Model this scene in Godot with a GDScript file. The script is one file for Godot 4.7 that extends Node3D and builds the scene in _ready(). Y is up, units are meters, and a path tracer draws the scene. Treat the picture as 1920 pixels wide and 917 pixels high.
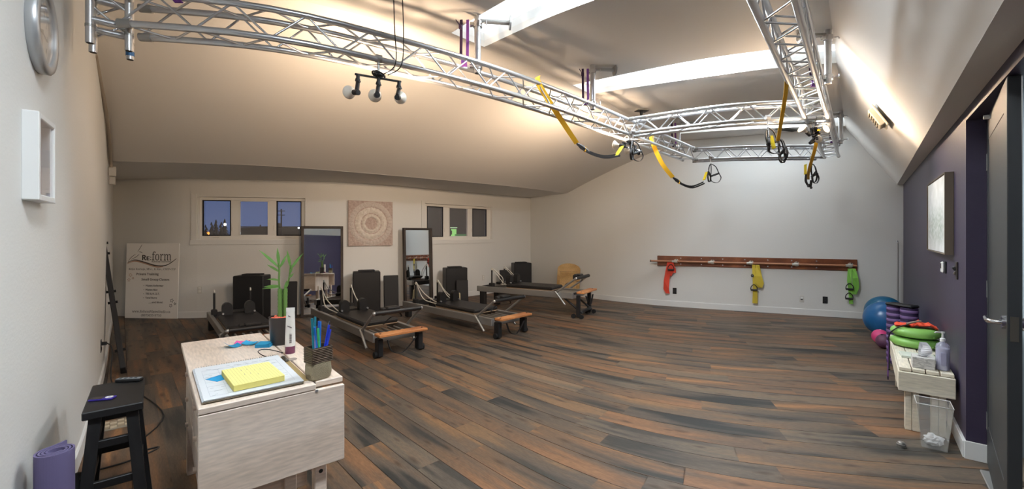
extends Node3D
# A fitness studio: pilates reformers, a ring of lighting truss under a vaulted ceiling, a purple entrance wall.
# Plan positions are written as (x, d): metres to the right of, and in front of, the doorway corner; y is up.

var M := {}
var taken := {}
var rng := RandomNumberGenerator.new()


class Sh:
	var st := SurfaceTool.new()
	func _init() -> void:
		st.begin(Mesh.PRIMITIVE_TRIANGLES)
	func tri(a: Vector3, b: Vector3, c: Vector3, hint: Vector3, ua := Vector2.ZERO, ub := Vector2.ZERO, uc := Vector2.ZERO) -> void:
		var n := (c - a).cross(b - a)
		if n.length_squared() < 1e-16:
			return
		n = n.normalized()
		if n.dot(hint) < 0.0:
			n = -n
			var t := b; b = c; c = t
			var u := ub; ub = uc; uc = u
		st.set_normal(n); st.set_uv(ua); st.add_vertex(a)
		st.set_normal(n); st.set_uv(ub); st.add_vertex(b)
		st.set_normal(n); st.set_uv(uc); st.add_vertex(c)
	func tris(a: Vector3, b: Vector3, c: Vector3, na: Vector3, nb: Vector3, nc: Vector3, ua := Vector2.ZERO, ub := Vector2.ZERO, uc := Vector2.ZERO) -> void:
		var n := (c - a).cross(b - a)
		if n.length_squared() < 1e-18:
			return
		if n.dot(na + nb + nc) < 0.0:
			var t := b; b = c; c = t
			t = nb; nb = nc; nc = t
			var u := ub; ub = uc; uc = u
		st.set_normal(na); st.set_uv(ua); st.add_vertex(a)
		st.set_normal(nb); st.set_uv(ub); st.add_vertex(b)
		st.set_normal(nc); st.set_uv(uc); st.add_vertex(c)
	func quad(a: Vector3, b: Vector3, c: Vector3, d: Vector3, hint: Vector3, u0 := Vector2(0, 0), u1 := Vector2(1, 0), u2 := Vector2(1, 1), u3 := Vector2(0, 1)) -> void:
		tri(a, b, c, hint, u0, u1, u2)
		tri(a, c, d, hint, u0, u2, u3)
	# a chamfered box, centred in xf
	func box(at: Vector3, size: Vector3, ch := 0.0, basis := Basis()) -> Sh:
		var h := size / 2.0
		var c := minf(ch, minf(h.x, minf(h.y, h.z)) * 0.9)
		var f := func(p: Vector3) -> Vector3: return at + basis * p
		for ax in 3:
			var b1 := (ax + 1) % 3
			var b2 := (ax + 2) % 3
			for s in [-1.0, 1.0]:
				var q := []
				for k in [[-1, -1], [1, -1], [1, 1], [-1, 1]]:
					var p := Vector3.ZERO
					p[ax] = s * h[ax]
					p[b1] = k[0] * (h[b1] - c)
					p[b2] = k[1] * (h[b2] - c)
					q.append(f.call(p))
				var n := Vector3.ZERO
				n[ax] = s
				quad(q[0], q[1], q[2], q[3], basis * n, Vector2(0, 0), Vector2(size[b1], 0), Vector2(size[b1], size[b2]), Vector2(0, size[b2]))
			if c > 0.0:
				for s1 in [-1.0, 1.0]:
					for s2 in [-1.0, 1.0]:
						var e := []
						for k in [-1.0, 1.0]:
							var p1 := Vector3.ZERO
							p1[ax] = k * (h[ax] - c); p1[b1] = s1 * h[b1]; p1[b2] = s2 * (h[b2] - c)
							var p2 := p1
							p2[b1] = s1 * (h[b1] - c); p2[b2] = s2 * h[b2]
							e.append(f.call(p1)); e.append(f.call(p2))
						var n2 := Vector3.ZERO
						n2[b1] = s1; n2[b2] = s2
						quad(e[0], e[1], e[3], e[2], basis * n2)
		if c > 0.0:
			for sx in [-1.0, 1.0]:
				for sy in [-1.0, 1.0]:
					for sz in [-1.0, 1.0]:
						var s := Vector3(sx, sy, sz)
						var a := s * (h - Vector3(0, c, c)); var b := s * (h - Vector3(c, 0, c)); var d := s * (h - Vector3(c, c, 0))
						tri(f.call(a), f.call(b), f.call(d), basis * s)
		return self
	# a round tube along points; r may be a number or an array of radii
	func tube(p: Array, r, sides := 8, caps := true) -> Sh:
		var n := p.size()
		var up := Vector3.UP
		var rings := []
		var norms := []
		var prev := Vector3.ZERO
		for i in n:
			var t: Vector3 = (p[mini(i + 1, n - 1)] - p[maxi(i - 1, 0)]).normalized()
			if i == 0:
				up = Vector3.UP if absf(t.y) < 0.9 else Vector3.RIGHT
			else:
				up = prev
			var side := t.cross(up).normalized()
			if side.length() < 0.5:
				side = t.cross(Vector3.FORWARD).normalized()
			up = side.cross(t).normalized()
			prev = up
			var rr: float = r[i] if r is Array else r
			var ring := []
			var nn := []
			for k in sides:
				var a := TAU * k / sides
				var d := side * cos(a) + up * sin(a)
				nn.append(d)
				ring.append(p[i] + d * rr)
			rings.append(ring)
			norms.append(nn)
		for i in n - 1:
			for k in sides:
				var j := (k + 1) % sides
				var v0 := float(i) / (n - 1); var v1 := float(i + 1) / (n - 1)
				var w0 := float(k) / sides; var w1 := float(k + 1) / sides
				tris(rings[i][k], rings[i][j], rings[i + 1][j], norms[i][k], norms[i][j], norms[i + 1][j], Vector2(w0, v0), Vector2(w1, v0), Vector2(w1, v1))
				tris(rings[i][k], rings[i + 1][j], rings[i + 1][k], norms[i][k], norms[i + 1][j], norms[i + 1][k], Vector2(w0, v0), Vector2(w1, v1), Vector2(w0, v1))
		if caps:
			for e in [0, n - 1]:
				var out: Vector3 = (p[0] - p[1]) if e == 0 else (p[n - 1] - p[n - 2])
				for k in range(1, sides - 1):
					tri(rings[e][0], rings[e][k], rings[e][k + 1], out)
		return self
	func cyl(a: Vector3, b: Vector3, r: float, sides := 14, r2 := -1.0) -> Sh:
		return tube([a, b], [r, r if r2 < 0.0 else r2], sides)
	# turned shape: profile of Vector2(radius, height) about the local y of xf
	func lathe(profile: Array, xf := Transform3D(), segs := 24) -> Sh:
		var n := profile.size()
		for i in n - 1:
			var a: Vector2 = profile[i]
			var b: Vector2 = profile[i + 1]
			if a.distance_to(b) < 1e-6:
				continue
			var d := (b - a).normalized()
			var na := Vector2(d.y, -d.x)
			var nb := na
			if i > 0:
				var d0: Vector2 = (a - profile[i - 1]).normalized()
				var m0 := Vector2(d0.y, -d0.x)
				if m0.dot(na) > 0.6: na = (na + m0).normalized()
			var flat := Vector2(d.y, -d.x)
			if i < n - 2:
				var d1: Vector2 = (profile[i + 2] - b).normalized()
				var m1 := Vector2(d1.y, -d1.x)
				if m1.dot(flat) > 0.6: nb = (flat + m1).normalized()
			for k in segs:
				var t0 := TAU * k / segs; var t1 := TAU * (k + 1) / segs
				var c0 := Vector3(cos(t0), 0, sin(t0)); var c1 := Vector3(cos(t1), 0, sin(t1))
				var P := func(q: Vector2, c: Vector3) -> Vector3: return xf * (c * q.x + Vector3(0, q.y, 0))
				var N := func(q: Vector2, c: Vector3) -> Vector3: return (xf.basis * (c * q.x + Vector3(0, q.y, 0))).normalized()
				var ua := Vector2(float(k) / segs, float(i) / (n - 1)); var ub := Vector2(float(k + 1) / segs, float(i) / (n - 1))
				var uc := Vector2(float(k + 1) / segs, float(i + 1) / (n - 1)); var ud := Vector2(float(k) / segs, float(i + 1) / (n - 1))
				tris(P.call(a, c0), P.call(a, c1), P.call(b, c1), N.call(na, c0), N.call(na, c1), N.call(nb, c1), ua, ub, uc)
				tris(P.call(a, c0), P.call(b, c1), P.call(b, c0), N.call(na, c0), N.call(nb, c1), N.call(nb, c0), ua, uc, ud)
		return self
	func ball(at: Vector3, r: Vector3, segs := 20, rings := 12) -> Sh:
		for i in rings:
			for k in segs:
				var q := []
				for e in [[i, k], [i, k + 1], [i + 1, k + 1], [i + 1, k]]:
					var th: float = PI * e[0] / rings
					var ph: float = TAU * e[1] / segs
					q.append(Vector3(sin(th) * cos(ph), cos(th), sin(th) * sin(ph)))
				var nn := q.map(func(v): return (v / r).normalized())
				tris(at + q[0] * r, at + q[1] * r, at + q[2] * r, nn[0], nn[1], nn[2])
				tris(at + q[0] * r, at + q[2] * r, at + q[3] * r, nn[0], nn[2], nn[3])
		return self
	# polygon in local xy, extruded from z0 to z1
	func prism(poly: PackedVector2Array, z0: float, z1: float, xf := Transform3D()) -> Sh:
		var idx := Geometry2D.triangulate_polygon(poly)
		var lo := poly[0]; var hi := poly[0]
		for q in poly:
			lo = lo.min(q); hi = hi.max(q)
		var size := hi - lo
		for i in range(0, idx.size(), 3):
			for z in [z0, z1]:
				var p := []
				var u := []
				for j in 3:
					var q: Vector2 = poly[idx[i + j]]
					p.append(xf * Vector3(q.x, q.y, z))
					u.append(Vector2((q.x - lo.x) / size.x, (hi.y - q.y) / size.y))
				tri(p[0], p[1], p[2], xf.basis * Vector3(0, 0, z - (z0 + z1) / 2.0), u[0], u[1], u[2])
		var ccw := not Geometry2D.is_polygon_clockwise(poly)
		for i in poly.size():
			var a := poly[i]; var b := poly[(i + 1) % poly.size()]
			var e := b - a
			var o := Vector2(e.y, -e.x) * (1.0 if ccw else -1.0)
			quad(xf * Vector3(a.x, a.y, z0), xf * Vector3(b.x, b.y, z0), xf * Vector3(b.x, b.y, z1), xf * Vector3(a.x, a.y, z1), xf.basis * Vector3(o.x, o.y, 0))
		return self
	# a flat strap through points, width along w (one vector or one per point), thickness th
	func strap(p: Array, w, th := 0.003) -> Sh:
		var n := p.size()
		var rows := []
		for i in n:
			var t: Vector3 = (p[mini(i + 1, n - 1)] - p[maxi(i - 1, 0)]).normalized()
			var ww: Vector3 = w[i] if w is Array else w
			var nn := t.cross(ww).normalized() * th / 2.0
			rows.append([p[i] - ww / 2 - nn, p[i] + ww / 2 - nn, p[i] + ww / 2 + nn, p[i] - ww / 2 + nn, nn, ww])
		for i in n - 1:
			var a: Array = rows[i]
			var b: Array = rows[i + 1]
			quad(a[0], a[1], b[1], b[0], -a[4])
			quad(a[3], a[2], b[2], b[3], a[4])
			quad(a[0], a[3], b[3], b[0], -a[5])
			quad(a[1], a[2], b[2], b[1], a[5])
		quad(rows[0][0], rows[0][1], rows[0][2], rows[0][3], p[0] - p[1])
		quad(rows[n - 1][0], rows[n - 1][1], rows[n - 1][2], rows[n - 1][3], p[n - 1] - p[n - 2])
		return self
	# a sheet between two lines of points, thickened by up
	func slab(a: Array, b: Array, up: Vector3) -> Sh:
		var n := a.size()
		for i in n - 1:
			quad(a[i], a[i + 1], b[i + 1], b[i], -up)
			quad(a[i] + up, a[i + 1] + up, b[i + 1] + up, b[i] + up, up)
			var mid: Vector3 = (a[i] + b[i]) / 2.0
			quad(a[i], a[i + 1], a[i + 1] + up, a[i] + up, a[i] - mid)
			quad(b[i], b[i + 1], b[i + 1] + up, b[i] + up, b[i] - mid)
		quad(a[0], b[0], b[0] + up, a[0] + up, a[0] - a[1])
		quad(a[n - 1], b[n - 1], b[n - 1] + up, a[n - 1] + up, a[n - 1] - a[n - 2])
		return self
	func mesh() -> ArrayMesh:
		return st.commit()


# ---------- naming and tagging ----------
func numbered(called: String) -> String:
	var n: int = taken.get(called, 0)
	taken[called] = n + 1
	return called if n == 0 else "%s_%03d" % [called, n]

func obj(called: String, sh: Sh, m: Material, parent: Node = self) -> MeshInstance3D:
	var o := MeshInstance3D.new()
	o.name = numbered(called) if parent == self else called
	o.mesh = sh.mesh()
	o.material_override = m
	parent.add_child(o, true)
	return o

func share(called: String, mesh: Mesh, m: Material, parent: Node, xf := Transform3D()) -> MeshInstance3D:
	var o := MeshInstance3D.new()
	o.name = called
	o.mesh = mesh
	o.material_override = m
	o.transform = xf
	parent.add_child(o, true)
	return o

func tag(o: Node, label: String, category: String, group := "") -> Node:
	o.set_meta("label", label)
	o.set_meta("category", category)
	if group: o.set_meta("group", group)
	return o

func thing(called: String, label: String, category: String, at := Vector3.ZERO, turn := 0.0, group := "") -> Node3D:
	var o := Node3D.new()
	o.name = numbered(called)
	add_child(o)
	o.position = at
	o.rotation.y = turn
	tag(o, label, category, group)
	return o

func struct_(o: Node, label := "") -> Node:
	o.set_meta("kind", "structure")
	if label: o.set_meta("label", label)
	return o

func V(x: float, d: float, y := 0.0) -> Vector3:
	return Vector3(x, y, -d)

# turn that points local +z along the plan direction (dx, dd)
func facing(dx: float, dd: float) -> float:
	return atan2(dx, -dd)

func curve(p: Array, each := 6) -> Array:
	var out := []
	for i in p.size() - 1:
		var a = p[maxi(i - 1, 0)]; var b = p[i]; var c = p[i + 1]; var d = p[mini(i + 2, p.size() - 1)]
		for k in each:
			out.append(b.cubic_interpolate(c, a, d, float(k) / each))
	out.append(p[p.size() - 1])
	return out

func spread(p: Array, n: int) -> Array:
	var ln := [0.0]
	for i in range(1, p.size()):
		ln.append(ln[i - 1] + p[i].distance_to(p[i - 1]))
	var out := []
	var j := 0
	for k in n + 1:
		var want: float = ln[-1] * k / n
		while j < p.size() - 2 and ln[j + 1] < want:
			j += 1
		out.append(p[j].lerp(p[j + 1], clampf((want - ln[j]) / maxf(ln[j + 1] - ln[j], 1e-6), 0.0, 1.0)))
	return out

func plan(p: Array, y: float) -> Array:
	return p.map(func(q): return Vector3(q[0], y, -q[1]))

# ---------- materials ----------
func mat(c: Color, rough := 0.6, metal := 0.0) -> StandardMaterial3D:
	var m := StandardMaterial3D.new()
	m.albedo_color = c
	m.roughness = rough
	m.metallic = metal
	return m

func C(r: int, g: int, b: int) -> Color:
	return Color8(r, g, b)

func noise(seed_: int, freq: float, oct := 4) -> FastNoiseLite:
	var n := FastNoiseLite.new()
	n.seed = seed_
	n.frequency = freq
	n.fractal_octaves = oct
	n.noise_type = FastNoiseLite.TYPE_SIMPLEX_SMOOTH
	return n

func grit(m: StandardMaterial3D, seed_: int, scale: float, depth: float, px := 256) -> StandardMaterial3D:
	var im := noise(seed_, 0.06, 3).get_seamless_image(px, px)
	m.heightmap_enabled = true
	m.heightmap_texture = ImageTexture.create_from_image(im)
	m.heightmap_scale = depth
	m.uv1_triplanar = true
	m.uv1_scale = Vector3.ONE * scale
	return m

# streaked wood: tones run along x
func wood_image(w: int, h: int, seed_: int, tones: Array, stretch: float, streak: float, knots := 0, gr := 0.10) -> Image:
	var im := Image.create(w, h, false, Image.FORMAT_RGB8)
	var broad := noise(seed_, 0.012, 3)
	var fine := noise(seed_ + 7, 0.05, 4)
	var grain := noise(seed_ + 13, 0.25, 3)
	var r := RandomNumberGenerator.new()
	r.seed = seed_
	var spots := []
	for k in knots:
		spots.append(Vector3(r.randf() * w, r.randf() * h, r.randf_range(2.5, 5.0)))
	for x in w:
		for y in h:
			var xs := x / stretch
			var t := 0.5 + broad.get_noise_2d(xs * 1.2, y) * 1.05 + fine.get_noise_2d(xs * 0.5, y) * streak
			t = clampf(t, 0.0, 0.999) * (tones.size() - 1)
			var i := int(t)
			var c: Color = tones[i].lerp(tones[i + 1], t - i)
			c = c * (1.0 + grain.get_noise_2d(xs * 1.5, y * 1.3) * gr)
			for s in spots:
				var dd := Vector2((x - s.x) / 2.2, y - s.y).length()
				if dd < s.z * 2.0:
					c = c.lerp(Color(0.2, 0.15, 0.12), 0.55 * (1.0 - dd / (s.z * 2.0)))
			c.a = 1.0
			im.set_pixel(x, y, c)
	return im

func wood(seed_: int, tones: Array, rough := 0.5, w := 256, h := 128, stretch := 5.0, streak := 0.35, tri_scale := 0.0) -> StandardMaterial3D:
	var m := mat(Color.WHITE, rough)
	m.albedo_texture = ImageTexture.create_from_image(wood_image(w, h, seed_, tones, stretch, streak))
	if tri_scale > 0.0:
		m.uv1_triplanar = true
		m.uv1_scale = Vector3.ONE * tri_scale
	return m

func glow(c: Color, e: float) -> StandardMaterial3D:
	var m := mat(c, 0.6)
	m.emission_enabled = true
	m.emission = c
	m.emission_energy_multiplier = e
	return m

func glass(alpha := 0.08, tint := Color.WHITE) -> StandardMaterial3D:
	var m := mat(Color(tint.r, tint.g, tint.b, alpha), 0.03)
	m.transparency = BaseMaterial3D.TRANSPARENCY_ALPHA
	return m

func make_materials() -> void:
	M.wall = grit(mat(C(218, 218, 215), 0.85), 3, 3.0, 0.06)
	M.ceiling = grit(mat(C(217, 214, 209), 0.9), 4, 3.0, 0.05)
	M.purple = grit(mat(C(54, 46, 68), 0.5), 5, 3.0, 0.06)
	M.white = mat(C(222, 222, 220), 0.45)
	M.vinyl = mat(C(228, 226, 220), 0.4)
	M.dark_gap = mat(C(45, 38, 32), 0.9)
	M.alu = mat(C(205, 207, 210), 0.34, 0.85)
	M.alu_brushed = mat(C(168, 168, 166), 0.42, 0.7)
	M.chrome = mat(C(215, 216, 218), 0.18, 1.0)
	M.black = mat(C(26, 26, 28), 0.55)
	M.black_vinyl = grit(mat(C(24, 24, 26), 0.45), 8, 14.0, 0.05)
	M.black_board = mat(C(34, 34, 36), 0.7)
	M.rubber = mat(C(20, 20, 21), 0.85)
	M.cable = mat(C(18, 18, 18), 0.6)
	M.rope = mat(C(205, 203, 195), 0.8)
	M.yellow = mat(C(232, 180, 38), 0.75)
	M.bright_yellow = mat(C(240, 215, 40), 0.7)
	M.violet = mat(C(112, 58, 142), 0.75)
	M.dark_violet = mat(C(48, 24, 58), 0.75)
	M.mirror = mat(C(235, 238, 238), 0.02, 1.0)
	M.glass = glass(0.06)
	M.orange_wood = wood(21, [C(176, 112, 66), C(204, 138, 84), C(220, 156, 100)], 0.45)
	M.birch = wood(22, [C(212, 194, 177), C(221, 204, 188), C(229, 214, 200)], 0.5, 512, 256, 22.0, 0.12)
	M.pine = wood(23, [C(212, 203, 182), C(222, 213, 194), C(230, 223, 206)], 0.6, 512, 256, 22.0, 0.2)
	M.rail_wood = wood(24, [C(84, 46, 26), C(112, 62, 36), C(138, 82, 48)], 0.5, 512, 96, 5.0, 0.4)
	M.dowel = mat(C(168, 116, 84), 0.5)
	M.maple = wood(25, [C(178, 142, 90), C(200, 165, 112), C(212, 180, 128)], 0.5)
	M.frame_wood = wood(26, [C(40, 33, 28), C(56, 46, 40), C(70, 60, 52)], 0.6)

const FLAT := 3.14      # level ceiling
const EAVE_W := 2.30    # soffit on the window side
const EAVE_P := 2.17    # soffit on the purple side
const LEFT := [[-1.62, -1.3], [-1.62, 1.30], [-2.08, 1.9], [-2.63, 2.58], [-2.97, 2.98], [-4.06, 4.24], [-5.35, 5.66], [-6.76, 7.23]]
const WIN := [[-6.76, 7.23], [-5.195, 7.044], [-3.564, 7.368], [-1.75, 8.59], [-0.456, 9.97], [0.47, 10.8]]
const ENDW := [[0.47, 10.8], [1.27, 9.66], [1.95, 8.92], [2.40, 8.56], [2.85, 8.26], [3.40, 7.98], [6.20, 6.76]]
var win_path := []
var end_path := []
const PURPLE := [[6.20, 6.76], [2.83, 2.66]]
var floor_poly := PackedVector2Array()


func _ready() -> void:
	rng.seed = 20
	# --- camera ---
	var cam := Camera3D.new()
	cam.name = "camera"
	add_child(cam)
	cam.position = Vector3(0, 1.4, 0)
	cam.near = 0.05
	cam.far = 400.0
	cam.projection = Camera3D.PROJECTION_FRUSTUM
	cam.size = 917.0 / 800.0 * 0.05
	cam.frustum_offset = Vector2(0, -21.5 / 800.0 * 0.05)
	cam.current = true
	# --- dusk sky and exposure ---
	var env := Environment.new()
	env.background_mode = Environment.BG_SKY
	var sky := Sky.new()
	var ps := ProceduralSkyMaterial.new()
	ps.sky_top_color = C(38, 52, 92)
	ps.sky_horizon_color = C(78, 98, 142)
	ps.sky_curve = 0.25
	ps.ground_bottom_color = C(14, 16, 20)
	ps.ground_horizon_color = C(40, 48, 66)
	ps.sun_angle_max = 1.0
	var cover := Image.create(512, 256, false, Image.FORMAT_RGBA8)
	var cn := noise(91, 0.02, 4)
	for x in 512:
		for y in 256:
			var v := clampf(cn.get_noise_2d(x * 0.35, y * 2.6) * 1.3, 0.0, 1.0)
			cover.set_pixel(x, y, Color(0.32, 0.36, 0.46, v))
	ps.sky_cover = ImageTexture.create_from_image(cover)
	ps.sky_cover_modulate = Color(0.35, 0.35, 0.4)
	sky.sky_material = ps
	env.sky = sky
	env.tonemap_mode = Environment.TONE_MAPPER_LINEAR
	env.tonemap_exposure = 1.0
	env.sdfgi_enabled = true
	env.ssao_enabled = true
	env.ssil_enabled = true
	var we := WorldEnvironment.new()
	we.name = "environment"
	we.environment = env
	add_child(we)
	# --- the lit roof lights (area lights just under their diffusers) ---
	roof_lamp(Vector3(-0.10, 3.235, -0.72), -0.55, Vector2(2.8, 0.26), 54.0)
	roof_lamp(Vector3(0.5, 3.235, -3.02), -0.66, Vector2(2.2, 0.28), 26.0)
	roof_lamp(Vector3(1.95, 3.235, -4.58), -0.38, Vector2(2.2, 0.28), 37.0)
	roof_lamp(Vector3(3.95, 3.235, -6.88), -0.17, Vector2(2.3, 0.28), 3.5)
	make_materials()
	build_shell()
	build_floor()
	build_windows()
	build_door()
	build_outside()
	build_trusses()
	build_lamps()
	build_slings()
	build_reformers()
	build_window_side()
	build_end_wall()
	build_desk()
	build_left_side()
	build_bench_side()


func roof_lamp(at: Vector3, turn: float, size: Vector2, e: float) -> void:
	var l := AreaLight3D.new()
	l.name = "roof_light_lamp"
	add_child(l, true)
	l.position = at
	l.basis = Basis(Vector3.UP, -turn) * Basis(Vector3.RIGHT, -PI / 2)
	l.area_size = size
	l.light_color = Color(0.93, 0.97, 1.0)
	l.light_energy = e
	l.area_range = 30.0
	l.area_attenuation = 2.0
	l.shadow_enabled = true


# ---------- shell ----------
func wall_piece(sh: Sh, path: Array, y0: float, y1: float, off0: float, off1: float) -> void:
	# a wall along path from offset off0 to off1 (positive = out of the room)
	var n := path.size()
	var nor := []
	for i in n:
		var t: Vector2 = (V2(path[mini(i + 1, n - 1)]) - V2(path[maxi(i - 1, 0)])).normalized()
		var q := Vector2(t.y, -t.x)
		if q.dot(Vector2(0.2, 3.5) - V2(path[i])) > 0.0: q = -q
		nor.append(q)
	var P := func(i: int, o: float, y: float) -> Vector3:
		var q: Vector2 = V2(path[i]) + nor[i] * o
		return Vector3(q.x, y, -q.y)
	for i in n - 1:
		var out := Vector3(nor[i].x, 0, -nor[i].y)
		var n0 := Vector3(-nor[i].x, 0, nor[i].y); var n1 := Vector3(-nor[i + 1].x, 0, nor[i + 1].y)
		if n0.dot(n1) < 0.9: n0 = -out; n1 = -out
		sh.tris(P.call(i, off0, y0), P.call(i + 1, off0, y0), P.call(i + 1, off0, y1), n0, n1, n1)
		sh.tris(P.call(i, off0, y0), P.call(i + 1, off0, y1), P.call(i, off0, y1), n0, n1, n0)
		sh.quad(P.call(i, off1, y0), P.call(i + 1, off1, y0), P.call(i + 1, off1, y1), P.call(i, off1, y1), out)
		sh.quad(P.call(i, off0, y1), P.call(i + 1, off0, y1), P.call(i + 1, off1, y1), P.call(i, off1, y1), Vector3.UP)
		sh.quad(P.call(i, off0, y0), P.call(i + 1, off0, y0), P.call(i + 1, off1, y0), P.call(i, off1, y0), Vector3.DOWN)
	for e in [0, n - 1]:
		var o: Vector3 = P.call(0, 0, 0) - P.call(1, 0, 0) if e == 0 else P.call(n - 1, 0, 0) - P.call(n - 2, 0, 0)
		sh.quad(P.call(e, off0, y0), P.call(e, off1, y0), P.call(e, off1, y1), P.call(e, off0, y1), o)

func V2(p) -> Vector2:
	return p if p is Vector2 else Vector2(p[0], p[1])

func vecs(p: Array) -> Array:
	return p.map(func(q): return Vector2(q[0], q[1]))

func lines(p: Array, n: int, y: float) -> Array:
	return spread(curve(vecs(p), 8), n).map(func(q): return Vector3(q.x, y, -q.y))

func build_shell() -> void:
	# walls
	var left := vecs(LEFT)
	var left_path := [left[0], left[1]] + curve(left.slice(1), 4).slice(1)
	var sh := Sh.new()
	wall_piece(sh, left_path, -0.05, 3.3, 0.0, 0.15)
	struct_(obj("wall_left", sh, M.wall), "light grey painted gable wall with the clock")
	sh = Sh.new()
	var w := vecs(WIN)
	var bend := func(a: Vector2, ta: Vector2, b: Vector2, tb: Vector2) -> Array:
		var l := a.distance_to(b) / 3.0
		return range(13).map(func(k): return a.bezier_interpolate(a + ta.normalized() * l, b - tb.normalized() * l, b, k / 12.0))
	var plain_runs := [bend.call(w[0], w[1] - w[0], w[1], w[2] - w[1]), bend.call(w[2], w[2] - w[1], w[3], w[4] - w[3]), bend.call(w[4], w[4] - w[3], w[5], w[5] - w[4])]
	win_path = plain_runs[0] + plain_runs[1] + plain_runs[2]
	for r in plain_runs:
		wall_piece(sh, r, -0.05, 3.0, 0.0, 0.2)
	for k in [[1, 2, 1.285, 2.01], [3, 4, 1.25, 2.01]]:
		wall_piece(sh, [w[k[0]], w[k[1]]], -0.05, k[2], 0.0, 0.2)
		wall_piece(sh, [w[k[0]], w[k[1]]], k[3], 3.0, 0.0, 0.2)
	struct_(obj("wall_back", sh, M.wall), "light grey wall with the two windows")
	var endp := curve(vecs(ENDW).slice(0, 6), 5)
	endp = endp + [V2(ENDW[6])]
	end_path = endp
	sh = Sh.new()
	wall_piece(sh, endp, -0.05, 3.3, 0.0, 0.15)
	struct_(obj("wall_end", sh, M.wall), "light grey gable wall with the wooden rail board")
	# purple wall: far stretch, lintel over the door, return beside the camera, wall behind it
	sh = Sh.new()
	wall_piece(sh, vecs(PURPLE), -0.05, 3.3, 0.0, 0.1)
	wall_piece(sh, [Vector2(2.83, 2.66), Vector2(1.90, 1.535)], 2.10, 3.3, 0.0, 0.1)
	wall_piece(sh, [Vector2(1.90, 1.535), Vector2(1.90, -1.3)], -0.05, 3.3, 0.0, 0.12)
	struct_(obj("wall_right", sh, M.purple), "dark purple painted wall with the doorway")
	sh = Sh.new()
	wall_piece(sh, [Vector2(2.05, -1.3), Vector2(-1.75, -1.3)], -0.05, 3.3, 0.0, 0.12)
	struct_(obj("wall_front", sh, M.purple), "purple wall behind the desk side of the room")
	# baseboards
	for b in [["baseboard_left", left_path], ["baseboard_back", win_path], ["baseboard_end", endp], ["baseboard_right", vecs(PURPLE)]]:
		sh = Sh.new()
		wall_piece(sh, b[1], 0.0, 0.10, -0.014, 0.0)
		wall_piece(sh, b[1], 0.10, 0.106, -0.010, 0.0)
		struct_(obj(b[0], sh, M.white))
	# soffits and slopes
	var eave := [[-5.9, 5.3], [-4.95, 5.35], [-3.40, 5.67], [-2.11, 6.49], [0.0, 8.23], [1.28, 9.73], [1.75, 10.35]]
	var ridge := [[-3.75, 2.85], [-2.9, 2.95], [-1.9, 3.05], [-0.9, 3.6], [0.0, 4.25], [0.963, 5.31], [1.78, 6.36], [3.165, 8.09], [3.6, 8.65]]
	var outer := [[-7.1, 7.4], [-5.2, 7.2], [-3.6, 7.55], [-1.85, 8.75], [-0.5, 10.1], [0.6, 11.1]]
	sh = Sh.new().slab(lines(eave, 40, EAVE_W), lines(outer, 40, EAVE_W), Vector3(0, 0.1, 0))
	struct_(obj("trim_1", sh, M.ceiling), "flat soffit over the windows")
	sh = Sh.new()
	var ea := lines(eave, 40, EAVE_W + 0.002)
	var ri := lines(ridge, 40, FLAT)
	for i in 6:
		var a := []
		var b := []
		for k in 41:
			a.append(ea[k].lerp(ri[k], i / 6.0))
			b.append(ea[k].lerp(ri[k], (i + 1) / 6.0))
		for k in 40:
			sh.quad(a[k], a[k + 1], b[k + 1], b[k], Vector3.DOWN)
			sh.quad(a[k] + Vector3(0, 0.1, 0), a[k + 1] + Vector3(0, 0.1, 0), b[k + 1] + Vector3(0, 0.1, 0), b[k] + Vector3(0, 0.1, 0), Vector3.UP)
	struct_(obj("ceiling_slope", sh, M.ceiling), "sloping ceiling on the window side")
	var eave_r := [[6.42, 7.14], [1.45, 1.2]]
	var wall_r := [[6.6, 7.1], [1.62, 1.05]]
	var ridge_r := [[5.93, 7.57], [1.05, 1.57]]
	sh = Sh.new().slab(lines(eave_r, 12, EAVE_P), lines(wall_r, 12, EAVE_P), Vector3(0, 0.1, 0))
	struct_(obj("trim_2", sh, M.ceiling), "narrow soffit above the purple wall")
	sh = Sh.new().slab(lines(eave_r, 12, EAVE_P + 0.002), lines(ridge_r, 12, FLAT), Vector3(0.05, 0.05, 0.04))
	struct_(obj("ceiling_slope_right", sh, M.ceiling), "steep sloping ceiling above the purple wall")
	sh = Sh.new().slab([Vector3(-1.8, EAVE_P, 1.3), Vector3(2.1, EAVE_P, 1.3)], [Vector3(-1.8, FLAT, 0.4), Vector3(2.1, FLAT, 0.4)], Vector3(0, 0.08, 0))
	struct_(obj("ceiling_slope_front", sh, M.ceiling), "sloping ceiling behind the entrance")
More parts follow.
